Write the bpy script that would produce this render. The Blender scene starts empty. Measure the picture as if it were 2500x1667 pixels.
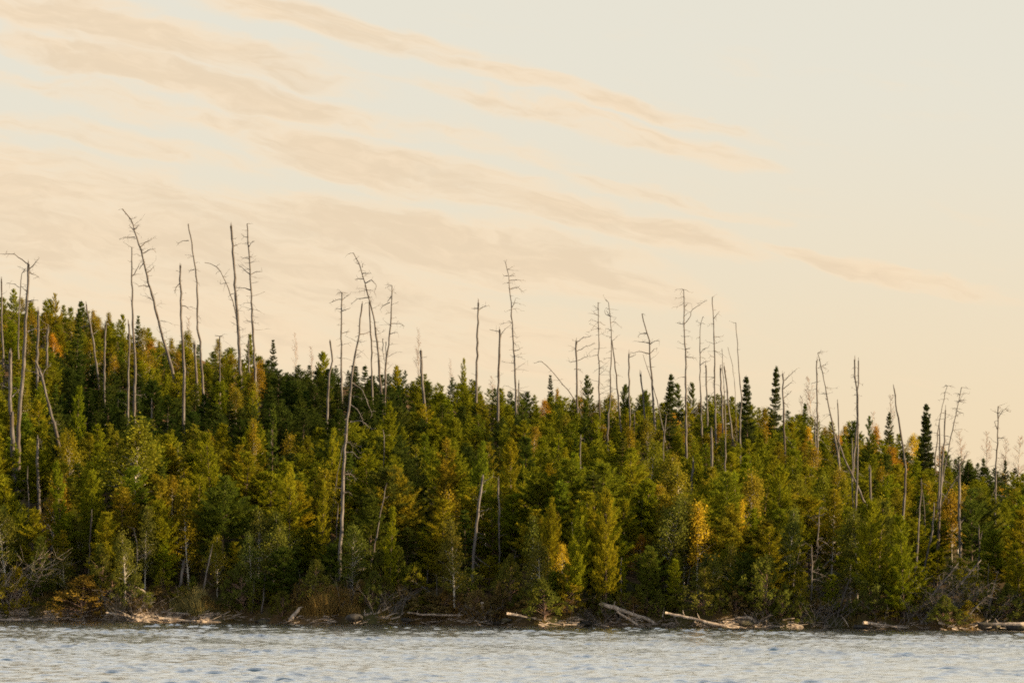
import bpy, math, random
import numpy as np
from mathutils import Matrix, Vector

R = math.radians
SC = bpy.context.scene
COL = SC.collection
rng = np.random.default_rng(7)
random.seed(7)

# ------------------------------------------------------------------ camera
W0, H0 = 2500.0, 1667.0            # size the picture was measured in
LENS, SENSOR = 150.0, 36.0
F = LENS / SENSOR * W0
CAMH = 3.5
HORIZON = 1405.0
PITCH = math.atan((HORIZON - H0 / 2) / F)
ROLL = 0.0078
fwd = np.array([0, math.cos(PITCH), math.sin(PITCH)])
rgt0 = np.array([1.0, 0, 0]); up0 = np.cross(rgt0, fwd)
rgt = rgt0 * math.cos(ROLL) + up0 * math.sin(ROLL)
upv = up0 * math.cos(ROLL) - rgt0 * math.sin(ROLL)
cam_d = bpy.data.cameras.new('camera'); cam = bpy.data.objects.new('camera', cam_d)
COL.objects.link(cam); SC.camera = cam
cam_d.lens = LENS; cam_d.sensor_width = SENSOR; cam_d.clip_start = 0.5; cam_d.clip_end = 5000
M4 = Matrix.Identity(4)
for i in range(3):
    M4[i][0] = rgt[i]; M4[i][1] = upv[i]; M4[i][2] = -fwd[i]
M4[2][3] = CAMH
cam.matrix_world = M4

# ------------------------------------------------------------------ world, sun, exposure
SUN_EL, SUN_AZ = R(14.0), R(99.0)          # azimuth clockwise from +Y (view direction)
SC.view_settings.view_transform = 'Standard'
SC.view_settings.look = 'None'
SC.view_settings.gamma = 1.0
SC.view_settings.use_curve_mapping = False
EXPO = 1.5
SC.view_settings.exposure = EXPO
SC.render.engine = 'CYCLES'
SC.cycles.max_bounces = 4
SC.cycles.diffuse_bounces = 3
SC.cycles.transmission_bounces = 2
SC.cycles.glossy_bounces = 2
SC.cycles.use_denoising = False
SC.cycles.adaptive_threshold = 0.02
SC.cycles.filter_width = 1.8
SC.cycles.sample_clamp_indirect = 4.0

world = bpy.data.worlds.new('World'); SC.world = world
world.use_nodes = True
NT = world.node_tree
for n in list(NT.nodes): NT.nodes.remove(n)

class NB:
    """small node-graph writer"""
    def __init__(s, nt): s.nt = nt
    def put(s, sock, v):
        if isinstance(v, bpy.types.NodeSocket): s.nt.links.new(v, sock)
        elif v is not None: sock.default_value = v
    def m(s, op, a, b=None, c=None, clamp=False):
        n = s.nt.nodes.new('ShaderNodeMath'); n.operation = op; n.use_clamp = clamp
        for k, v in enumerate((a, b, c)):
            if v is not None: s.put(n.inputs[k], v)
        return n.outputs[0]
    def v(s, op, a, b=None, out=0):
        n = s.nt.nodes.new('ShaderNodeVectorMath'); n.operation = op
        s.put(n.inputs[0], a)
        if b is not None: s.put(n.inputs[1], b)
        return n.outputs[out]
    def comb(s, x, y, z):
        n = s.nt.nodes.new('ShaderNodeCombineXYZ')
        for k, q in enumerate((x, y, z)): s.put(n.inputs[k], q)
        return n.outputs[0]
    def noise(s, vec, scale, detail=4, rough=0.5, out='Fac'):
        n = s.nt.nodes.new('ShaderNodeTexNoise')
        if vec is not None: s.put(n.inputs['Vector'], vec)
        n.inputs['Scale'].default_value = scale; n.inputs['Detail'].default_value = detail
        n.inputs['Roughness'].default_value = rough
        return n.outputs[out]
    def mix(s, fac, a, b, mode='MIX'):
        n = s.nt.nodes.new('ShaderNodeMix'); n.data_type = 'RGBA'; n.blend_type = mode
        s.put(n.inputs[0], fac); s.put(n.inputs[6], a); s.put(n.inputs[7], b)
        return n.outputs[2]
    def ramp(s, x, lo, hi, interp='SMOOTHSTEP', to0=0.0, to1=1.0):
        n = s.nt.nodes.new('ShaderNodeMapRange'); n.interpolation_type = interp
        s.put(n.inputs[0], x); n.inputs[1].default_value = lo; n.inputs[2].default_value = hi
        n.inputs[3].default_value = to0; n.inputs[4].default_value = to1
        return n.outputs[0]

g = NB(NT)
tc = NT.nodes.new('ShaderNodeTexCoord')
D = tc.outputs['Generated']
sky = NT.nodes.new('ShaderNodeTexSky'); sky.sky_type = 'NISHITA'; sky.sun_disc = False
sky.sun_elevation = SUN_EL; sky.sun_rotation = SUN_AZ
sky.air_density = 1.0; sky.dust_density = 1.5; sky.ozone_density = 1.0
sep = NT.nodes.new('ShaderNodeSeparateXYZ'); NT.links.new(D, sep.inputs[0])
elev = sep.outputs[2]
# warm evening haze low down, the sky's own blue higher up
low = g.ramp(elev, 0.05, 0.75, 'SMOOTHSTEP', 0.94, 0.32)
SKK = 1.0 / (0.1 * 2 ** EXPO)
def skc(*c): return tuple(x * SKK for x in c) + (1,)
base = g.mix(low, sky.outputs[0], skc(.81, .755, .632))
hor = g.ramp(elev, 0.01, 0.125)
base = g.mix(g.m('SUBTRACT', 1.0, hor), base, g.mix(1.0, base, (1.10, 0.94, 0.745, 1), 'MULTIPLY'))
# cloud streaks, laid out by direction
TILT = R(11.5)
u = g.v('DOT_PRODUCT', D, (math.cos(TILT), 0, -math.sin(TILT)), 1)
w = g.v('DOT_PRODUCT', D, (math.sin(TILT), 0, math.cos(TILT)), 1)
wn = g.noise(g.comb(g.m('MULTIPLY', u, 22.0), g.m('MULTIPLY', w, 60.0), 3.1), 1.0, 4, 0.55, 'Color')
wsep = NT.nodes.new('ShaderNodeSeparateXYZ'); NT.links.new(wn, wsep.inputs[0])
u2 = g.m('ADD', u, g.m('MULTIPLY', g.m('SUBTRACT', wsep.outputs[0], 0.5), 0.05))
w2 = g.m('ADD', w, g.m('MULTIPLY', g.m('SUBTRACT', wsep.outputs[1], 0.5), 0.016))
BLOBS = [(150, 540, 850, 130, .8), (1150, 610, 520, 55, .95), (470, 215, 430, 34, .9), (300, 100, 430, 48, .85), (800, 85, 300, 34, .8),
         (1330, 215, 430, 22, .75), (1400, 300, 360, 30, .75), (980, 420, 300, 46, .85), (1520, 550, 330, 42, .85), (1620, 480, 230, 18, .6),
         (2150, 655, 260, 20, .75), (80, 25, 300, 50, .8), (40, 190, 140, 16, .5), (650, 330, 520, 38, .55), (1050, 760, 620, 70, .5), (2350, 700, 200, 16, .4),
         (800, 280, 500, 26, .55), (1150, 480, 380, 40, .6), (600, 760, 700, 110, .6), (200, 330, 420, 26, .6), (850, 560, 420, 50, .75)]
den = None
for (bx, by, hl, ht, amp) in BLOBS:
    cx, cz = (bx - 1250) / F, (HORIZON - by) / F
    cu = cx * math.cos(TILT) - cz * math.sin(TILT); cw = cx * math.sin(TILT) + cz * math.cos(TILT)
    a = g.m('MULTIPLY', g.m('SUBTRACT', u2, cu), F / hl)
    b = g.m('MULTIPLY', g.m('SUBTRACT', w2, cw), F / ht)
    r2 = g.m('ADD', g.m('MULTIPLY', a, a), g.m('MULTIPLY', b, b))
    f = g.m('MULTIPLY', g.ramp(r2, 0.0, 2.8, 'SMOOTHSTEP', 1.0, 0.0), amp)
    den = f if den is None else g.m('MAXIMUM', den, f)
wide = g.noise(g.comb(g.m('MULTIPLY', u, 3.0), g.m('MULTIPLY', w, 9.0), 11.0), 1.0, 3)
far = g.m('MULTIPLY', g.ramp(wide, 0.5, 0.72), g.ramp(g.m('ABSOLUTE', u), 0.13, 0.3))
den = g.m('MAXIMUM', den, far)
fine = g.noise(g.comb(g.m('MULTIPLY', u2, 42.0), g.m('MULTIPLY', w2, 210.0), 0.7), 1.0, 7, 0.62)
den = g.m('ADD', den, g.m('MULTIPLY', g.m('SUBTRACT', fine, 0.5), 1.4))
den = g.ramp(den, 0.02, 0.98)
CL_EDGE = skc(.98, .75, .505); CL_BODY = skc(.83, .655, .455)
wisp = g.noise(g.comb(g.m('MULTIPLY', u2, 110.0), g.m('MULTIPLY', w2, 520.0), 5.3), 1.0, 6, 0.6)
den = g.m('ADD', den, g.m('MULTIPLY', g.m('MULTIPLY', g.m('SUBTRACT', wisp, 0.5), 0.65), g.ramp(den, 0.0, 0.35)), clamp=True)
ccol = g.mix(g.ramp(g.m('ADD', den, g.m('MULTIPLY', g.m('SUBTRACT', g.m('MULTIPLY', g.m('ADD', wsep.outputs[2], wisp), 0.5), 0.5), 1.5)), 0.4, 1.15), CL_EDGE, CL_BODY)
col = g.mix(g.m('MULTIPLY', den, 0.84), base, ccol)
bg = NT.nodes.new('ShaderNodeBackground'); NT.links.new(col, bg.inputs[0]); bg.inputs[1].default_value = 0.1
wo = NT.nodes.new('ShaderNodeOutputWorld'); NT.links.new(bg.outputs[0], wo.inputs[0])
world.cycles.sampling_method = 'MANUAL'; world.cycles.sample_map_resolution = 512

sd = bpy.data.lights.new('sun', 'SUN'); sun = bpy.data.objects.new('sun', sd); COL.objects.link(sun)
sd.energy = 5.0; sd.angle = R(0.55); sd.color = (1.0, 0.71, 0.39)
sdir = Vector((math.sin(SUN_AZ) * math.cos(SUN_EL), math.cos(SUN_AZ) * math.cos(SUN_EL), math.sin(SUN_EL)))
sun.rotation_euler = sdir.to_track_quat('Z', 'Y').to_euler()
sun.location = (60, 120, 60)

# ------------------------------------------------------------------ geometry of the place
def ray(px, py):
    return fwd + rgt * ((px - W0 / 2) / F) + upv * ((H0 / 2 - py) / F)
def at(px, py, Y):
    d = ray(px, py); return np.array([0, 0, CAMH]) + d * (Y / d[1])
def proj(P):
    q = np.asarray(P, float) - np.array([0, 0, CAMH]); z = q @ fwd
    return W0 / 2 + F * (q @ rgt) / z, H0 / 2 - F * (q @ upv) / z
def ppm(Y): return F / Y
def shore(px):
    p = min(max(px, -1800.0), 3600.0)
    d = ray(p, 1515.0 + 0.0097 * p)
    w = 0.8 * math.sin(p * .013) + 0.6 * math.sin(p * .031 + 1) + .35 * math.sin(p * .083 + 2)
    return -CAMH / d[2] * d[1] + w
SKX = [0, 130, 260, 400, 520, 640, 740, 860, 1000, 1120, 1240, 1380, 1500, 1620, 1740, 1850, 1960, 2100, 2230, 2300, 2340, 2400, 2500]
SKY = [708, 728, 765, 812, 838, 868, 888, 885, 905, 915, 950, 945, 955, 960, 955, 985, 1003, 1028, 1060, 1080, 1115, 1130, 1140]
def skyline(px): return float(np.interp(px, SKX, SKY))
SMX = np.linspace(-400, 2900, 67)
_s = np.interp(SMX, SKX, SKY); _k = np.ones(9) / 9
SMY = np.convolve(np.pad(_s, 4, mode='edge'), _k, 'valid')
LSL = 90.0
def S(s): return s ** 0.86 if s < 1 else 1 - 0.3 * min((s - 1) / 1.2, 1.0)
_rc = {}
def ridge(px):
    k = round(min(max(px, -400), 2900))
    if k not in _rc:
        Y = shore(k) + 80
        _rc[k] = max(3.0, (at(min(max(k, 0), 2500), float(np.interp(k, SMX, SMY)) + 14, Y)[2] - 3.5) / S(80 / LSL))
    return _rc[k]
def ground(px, t):
    if t < 0: return max(-3.0, 0.13 * t)
    bank = 0.55 * min(1.0, t / 1.6) + 0.1 * math.sin(px * .05 + t)
    X = px / 36.0
    b = 0.35 * math.sin(X * .31 + t * .11) * math.sin(t * .19 + 1.3) + .2 * math.sin(X * .9 + 2 + t * .5)
    return bank * min(1, t) + ridge(px) * S(t / LSL) + b * min(1, t / 8)
def place(px, t):
    Y = shore(px) + t
    z = ground(px, t)
    X = at(px, HORIZON, Y)[0]
    return np.array([X, Y, z])
def gpy(px, t): return proj(place(px, t))[1]
def solve_t(px, py, lo=0.3, hi=95.0):
    """distance behind the shore at which the ground shows at that height"""
    if gpy(px, lo) <= py: return lo
    if gpy(px, hi) >= py: return hi
    for _ in range(30):
        m = (lo + hi) / 2
        if gpy(px, m) > py: lo = m
        else: hi = m
    return lo
def world_to_pt(X, Y):
    px = W0 / 2 + F * X / Y
    for _ in range(3):
        px += (X - at(px, HORIZON, Y)[0]) * F / Y
    return px, Y - shore(px)

# ------------------------------------------------------------------ helpers
def mesh_np(name, V, T, mat=None, tone=None, smooth=False):
    me = bpy.data.meshes.new(name)
    V = np.asarray(V, np.float32); T = np.asarray(T, np.int32)
    n = T.shape[1]
    me.vertices.add(len(V)); me.vertices.foreach_set('co', V.ravel())
    me.loops.add(T.size); me.loops.foreach_set('vertex_index', T.ravel())
    me.polygons.add(len(T)); me.polygons.foreach_set('loop_start', np.arange(0, T.size, n, dtype=np.int32))
    if smooth: me.polygons.foreach_set('use_smooth', np.ones(len(T), bool))
    if tone is not None:
        at_ = me.attributes.new('tone', 'FLOAT', 'POINT'); at_.data.foreach_set('value', np.asarray(tone, np.float32))
    me.update(calc_edges=True)
    if mat: me.materials.append(mat)
    return me
def link(name, data, parent=None, color=None):
    o = bpy.data.objects.new(name, data); COL.objects.link(o)
    if parent: o.parent = parent
    if color is not None: o.color = (*color, 1)
    return o
def tag(o, label=None, cat=None, group=None, kind=None):
    if label: o['label'] = label
    if cat: o['category'] = cat
    if group: o['group'] = group
    if kind: o['kind'] = kind
    return o

class Tubes:
    """collects tapered tubes (quads) into one mesh"""
    def __init__(s): s.V = []; s.Q = []; s.n = 0
    def add(s, pts, rad, sides=5, jit=0.0, r=rng):
        pts = np.asarray(pts, float); rad = np.asarray(rad, float)
        k = len(pts)
        tan = np.gradient(pts, axis=0); tan /= np.linalg.norm(tan, axis=1)[:, None] + 1e-9
        ref = np.array([0, 1.0, 0]) if abs(tan[:, 1]).max() < .9 else np.array([1.0, 0, 0])
        a = np.cross(tan, ref); a /= np.linalg.norm(a, axis=1)[:, None] + 1e-9
        b = np.cross(tan, a)
        th = np.linspace(0, 2 * np.pi, sides, endpoint=False)
        rr = rad[:, None] * (1 + jit * r.standard_normal((k, sides)))
        ring = pts[:, None, :] + rr[..., None] * (np.cos(th)[None, :, None] * a[:, None, :] + np.sin(th)[None, :, None] * b[:, None, :])
        s.V.append(ring.reshape(-1, 3))
        i = np.arange(k - 1)[:, None] * sides; j = np.arange(sides)[None, :]; j2 = (j + 1) % sides
        q = np.stack([i + j, i + j2, i + sides + j2, i + sides + j], -1).reshape(-1, 4) + s.n
        s.Q.append(q)
        # caps: fan of quads folded on the first vertex
        for base in (0, (k - 1) * sides):
            for c in range(1, sides - 1, 2):
                d = min(c + 2, sides - 1)
                s.Q.append(np.array([[base, base + c, base + c + 1, base + d]]) + s.n if c + 2 <= sides - 1 else np.array([[base, base + c, base + c + 1, base + c + 1]]) + s.n)
        s.n += k * sides
    def mesh(s, name, mat, smooth=True):
        V = np.concatenate(s.V); Q = np.concatenate(s.Q)
        tri = Q[:, 2] == Q[:, 3]
        T = np.concatenate([Q[~tri][:, [0, 1, 2]], Q[~tri][:, [0, 2, 3]], Q[tri][:, :3]])
        return mesh_np(name, V, T, mat, smooth=smooth)

def unit(a): return a / (np.linalg.norm(a, axis=-1, keepdims=True) + 1e-9)
def resample(pts, step):
    pts = np.asarray(pts, float); d = np.r_[0, np.cumsum(np.linalg.norm(np.diff(pts, axis=0), axis=1))]
    n = max(2, int(d[-1] / step) + 1); q = np.linspace(0, d[-1], n)
    return np.stack([np.interp(q, d, pts[:, i]) for i in range(3)], 1), q / d[-1]

# ------------------------------------------------------------------ materials
def material(name):
    m = bpy.data.materials.new(name); m.use_nodes = True
    nt = m.node_tree
    for n in list(nt.nodes): nt.nodes.remove(n)
    return m, nt, NB(nt)
def finish(nt, shader):
    o = nt.nodes.new('ShaderNodeOutputMaterial'); nt.links.new(shader, o.inputs[0])
def pbr(nt, b, col, rough=0.8, bump=None, dist=0.02, strength=0.6, spec=0.3):
    p = nt.nodes.new('ShaderNodeBsdfPrincipled'); b.put(p.inputs['Base Color'], col); b.put(p.inputs['Roughness'], rough)
    p.inputs['Specular IOR Level'].default_value = spec
    if bump is not None:
        k = nt.nodes.new('ShaderNodeBump'); k.inputs['Strength'].default_value = strength; k.inputs['Distance'].default_value = dist
        nt.links.new(bump, k.inputs['Height']); nt.links.new(k.outputs[0], p.inputs['Normal'])
    return p.outputs[0]
def wood(name, dark, light, patch, scale=6.0):
    m, nt, b = material(name)
    t = nt.nodes.new('ShaderNodeTexCoord'); oi = nt.nodes.new('ShaderNodeObjectInfo')
    vec = b.v('ADD', b.v('MULTIPLY', t.outputs['Object'], (scale, scale, scale * .22)), b.comb(b.m('MULTIPLY', oi.outputs['Random'], 50.0), 0.0, 0.0))
    n1 = b.noise(vec, 1.0, 5, .6); n2 = b.noise(vec, .23, 3, .5)
    c = b.mix(b.ramp(n1, .3, .7), (*dark, 1), (*light, 1))
    c = b.mix(b.m('MULTIPLY', b.ramp(n2, .52, .66), .7), c, (*patch, 1))
    finish(nt, pbr(nt, b, c, .85, n1, .03, .7, .2)); return m
MAT_SNAG = wood('weathered_dead_wood', (.05, .047, .046), (.15, .14, .134), (.06, .046, .036))
MAT_DRIFT = wood('bleached_driftwood', (.15, .125, .105), (.40, .35, .30), (.11, .08, .06))
MAT_DEBRIS = wood('grey_washed_up_sticks', (.12, .10, .085), (.36, .31, .265), (.09, .065, .05))
MAT_BARK = wood('brown_bark', (.05, .036, .026), (.14, .10, .075), (.09, .08, .07))
MAT_BIRCH = wood('pale_birch_bark', (.22, .21, .19), (.52, .50, .46), (.07, .06, .05))
MAT_TWIG = wood('reddish_twigs', (.12, .08, .06), (.24, .16, .12), (.15, .10, .08))

def leaf_mat(name, trans=0.35, hue=0.10, gloss=.03):
    m, nt, b = material(name)
    oi = nt.nodes.new('ShaderNodeObjectInfo'); a = nt.nodes.new('ShaderNodeAttribute'); a.attribute_name = 'tone'
    t = nt.nodes.new('ShaderNodeTexCoord')
    n = b.noise(b.v('ADD', t.outputs['Object'], b.comb(b.m('MULTIPLY', oi.outputs['Random'], 40.0), 0., 0.)), .75, 2)
    tone = b.m('ADD', b.m('MULTIPLY', a.outputs['Fac'], .7), b.m('MULTIPLY', n, .6))
    v = b.ramp(tone, .1, 1.1, 'LINEAR', .55, 1.55)
    c = b.mix(1.0, oi.outputs['Color'], b.comb(v, v, v), 'MULTIPLY')
    warm = b.mix(1.0, c, (1.13, 1.0, .85, 1), 'MULTIPLY')
    c = b.mix(b.ramp(n, .45, .75), c, warm)
    d = nt.nodes.new('ShaderNodeBsdfDiffuse'); nt.links.new(c, d.inputs[0])
    tr = nt.nodes.new('ShaderNodeBsdfTranslucent'); nt.links.new(c, tr.inputs[0])
    mx = nt.nodes.new('ShaderNodeMixShader'); mx.inputs[0].default_value = trans
    nt.links.new(d.outputs[0], mx.inputs[1]); nt.links.new(tr.outputs[0], mx.inputs[2])
    finish(nt, mx.outputs[0]); return m
MAT_NEEDLE = leaf_mat('conifer_needles', .36)
MAT_LEAF = leaf_mat('autumn_leaves', .42)
MAT_GRASS = leaf_mat('dry_grass_blades', .35)

m, nt, b = material('forest_floor')
t = nt.nodes.new('ShaderNodeTexCoord')
n1 = b.noise(t.outputs['Object'], .9, 6, .6); n2 = b.noise(t.outputs['Object'], .15, 3)
c = b.mix(b.ramp(n1, .35, .7), (.055, .036, .018, 1), (.13, .085, .04, 1))
c = b.mix(b.ramp(n2, .45, .65), c, (.05, .05, .018, 1))
finish(nt, pbr(nt, b, c, .95, n1, .12, .8, .1)); MAT_GROUND = m

m, nt, b = material('lake_water')
t = nt.nodes.new('ShaderNodeTexCoord')
n1 = b.noise(b.v('MULTIPLY', t.outputs['Object'], (1.0, .6, 1.0)), 5.5, 3, .55)
k = nt.nodes.new('ShaderNodeBump'); k.inputs['Strength'].default_value = .2; k.inputs['Distance'].default_value = .03
nt.links.new(n1, k.inputs['Height'])
gl = nt.nodes.new('ShaderNodeBsdfGlossy'); gl.inputs['Color'].default_value = (.97, .955, .93, 1); gl.inputs['Roughness'].default_value = .14
df = nt.nodes.new('ShaderNodeBsdfDiffuse'); df.inputs['Color'].default_value = (.02, .05, .085, 1)
lw = nt.nodes.new('ShaderNodeLayerWeight'); lw.inputs['Blend'].default_value = .5
for q in (gl, df, lw): nt.links.new(k.outputs[0], q.inputs['Normal'])
p = nt.nodes.new('ShaderNodeMixShader'); nt.links.new(b.ramp(lw.outputs['Facing'], .52, .80, 'SMOOTHSTEP', .12, .97), p.inputs[0])
nt.links.new(df.outputs[0], p.inputs[1]); nt.links.new(gl.outputs[0], p.inputs[2])
finish(nt, p.outputs[0]); MAT_WATER = m

m, nt, b = material('lichen_rock')
t = nt.nodes.new('ShaderNodeTexCoord')
n1 = b.noise(t.outputs['Object'], 2.2, 6, .65); n2 = b.noise(t.outputs['Object'], .8, 3)
c = b.mix(b.ramp(n1, .35, .65), (.022, .02, .018, 1), (.06, .058, .054, 1))
c = b.mix(b.ramp(n2, .52, .66), c, (.09, .085, .05, 1))
finish(nt, pbr(nt, b, c, .9, n1, .1, .8, .2)); MAT_ROCK = m

# ------------------------------------------------------------------ ground and lake
ps = np.concatenate([np.linspace(-30000, -2200, 24), np.linspace(-2000, 4500, 190), np.linspace(4800, 32000, 24)])
ts = np.concatenate([[-60, -25], np.linspace(-12, 4, 22), np.linspace(5, 100, 80), [110, 130, 160, 200, 260, 340, 450, 620]])
V = np.array([place(p_, t_) for t_ in ts for p_ in ps])
nP = len(ps)
i = np.arange(len(ts) - 1)[:, None] * nP; j = np.arange(nP - 1)[None, :]
Q = np.stack([i + j, i + j + 1, i + nP + j + 1, i + nP + j], -1).reshape(-1, 4)
terrain = link('hillside', mesh_np('hillside', V, Q, MAT_GROUND, smooth=True)); tag(terrain, kind='structure')

def water():
    ys = [124.0]
    while ys[-1] < 330: ys.append(ys[-1] + 0.14 * (ys[-1] / 130) ** .8)
    ys = np.array(ys)
    us = np.linspace(-1, 1, 360)
    hw = ys * (1250 / F) + 2.5
    X = us[None, :] * hw[:, None]; Y = np.repeat(ys[:, None], len(us), 1)
    r = np.random.default_rng(3)
    Z = np.zeros_like(X)
    for lam, amp, n in ((2.4, .0050, 8), (1.25, .0060, 16), (.70, .0054, 22), (.44, .0032, 24)):
        for _ in range(n):
            L = lam * r.uniform(.75, 1.35); th = r.normal(R(-78), .42)
            kx, ky = 2 * np.pi / L * np.cos(th), 2 * np.pi / L * np.sin(th)
            Z += amp * .55 * np.sin(kx * X + ky * Y + r.uniform(0, 6.28))
    # gusts: patches of livelier and calmer water
    gu = np.zeros_like(X)
    for _ in range(10):
        L = r.uniform(9, 26); th = r.uniform(0, 6.28)
        gu += np.sin(2 * np.pi / L * (np.cos(th) * X + np.sin(th) * Y * .5) + r.uniform(0, 6.28))
    Z *= np.clip(1 + .16 * gu, .8, 1.9)
    Z = Z + 0.35 * np.sign(Z) * Z * Z / .04
    for _ in range(520):                                 # short steep wavelets, scattered
        y0 = 126 + 150 * r.uniform() ** 1.5; x0 = r.uniform(-1, 1) * (y0 * 1250 / F + 2)
        a, bb, hh = r.uniform(.22, .6), r.uniform(.14, .24), r.uniform(.035, .075)
        i0, i1 = np.searchsorted(ys, [y0 - 4 * bb, y0 + 4 * bb])
        w_ = (y0 * 1250 / F + 2.5) / 1.0
        j0, j1 = np.searchsorted(us, [(x0 - 3 * a) / w_, (x0 + 3 * a) / w_])
        Z[i0:i1, j0:j1] += hh * np.exp(-((X[i0:i1, j0:j1] - x0) / a) ** 2 - ((Y[i0:i1, j0:j1] - y0 + .1 * (X[i0:i1, j0:j1] - x0)) / bb) ** 2)
    e = np.minimum(1, np.minimum(1 - np.abs(us), .02) / .02)[None, :] * np.ones_like(X)
    e *= np.minimum(1, (ys - ys[0]) / 3)[:, None]
    Z *= e
    nu = len(us)
    V = np.stack([X, Y, Z], -1).reshape(-1, 3)
    i = np.arange(len(ys) - 1)[:, None] * nu; j = np.arange(nu - 1)[None, :]
    Q = np.stack([i + j, i + j + 1, i + nu + j + 1, i + nu + j], -1).reshape(-1, 4)
    n0 = len(V)
    y0, y1, h0, h1 = ys[0], ys[-1], hw[0], hw[-1]
    ex = np.array([[-900, -60, 0], [900, -60, 0], [900, y0, 0], [h0, y0, 0], [-h0, y0, 0], [-900, y0, 0],
                   [900, y1, 0], [h1, y1, 0], [-h1, y1, 0], [-900, y1, 0], [900, 900, 0], [-900, 900, 0]], float)
    V = np.concatenate([V, ex])
    E = np.array([[0, 1, 2, 5], [3, 2, 6, 7], [5, 4, 8, 9], [9, 6, 10, 11]]) + n0
    return mesh_np('lake_water', V, np.concatenate([Q, E]), MAT_WATER, smooth=True)
tag(link('lake_water', water()), kind='structure')

# ------------------------------------------------------------------ foliage prototypes (unit: metres, drawn at natural size)
def needle_tris(P, Dv, n, length, width, spread, r):
    k = len(P)
    p = np.repeat(P, n, 0); d = np.repeat(Dv, n, 0)
    d = unit(d + spread * r.standard_normal(d.shape))
    s = unit(np.cross(d, r.standard_normal(d.shape)))
    L = length * r.uniform(.6, 1.25, (len(p), 1)); Wd = width * r.uniform(.7, 1.3, (len(p), 1))
    p = p + .03 * r.standard_normal(p.shape)
    a = p - s * Wd / 2; b_ = p + s * Wd / 2; c_ = p + d * L
    V = np.stack([a, b_, c_], 1).reshape(-1, 3)
    T = np.arange(len(V)).reshape(-1, 3)
    tone = np.repeat(np.clip(np.repeat(r.uniform(0, 1, k), n) + .15 * r.standard_normal(k * n), 0, 1), 3)
    return V, T, tone
def leaf_quads(P, Dv, n, size, spread, pos, r):
    k = len(P); p = np.repeat(P, n, 0) + pos * r.standard_normal((k * n, 3)); d = np.repeat(Dv, n, 0)
    d = unit(d + spread * r.standard_normal(d.shape)); s = unit(np.cross(d, r.standard_normal(d.shape)))
    L = size * r.uniform(.6, 1.3, (len(p), 1))
    V = np.stack([p, p + d * L * .5 + s * L * .36, p + d * L, p + d * L * .5 - s * L * .36], 1).reshape(-1, 3)
    q = np.arange(len(V)).reshape(-1, 4)
    T = np.concatenate([q[:, [0, 1, 2]], q[:, [0, 2, 3]]])
    tone = np.repeat(np.clip(np.repeat(r.uniform(0, 1, k), n) + .18 * r.standard_normal(k * n), 0, 1), 4)
    return V, T, tone
def trunk_line(H, r, bend):
    z = np.linspace(0, H, 9); a = r.uniform(0, 6.28)
    off = bend * np.sin(z / H * 2.2 + r.uniform(0, 3)) * z / H
    return np.stack([np.cos(a) * off, np.sin(a) * off, z], 1)

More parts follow.
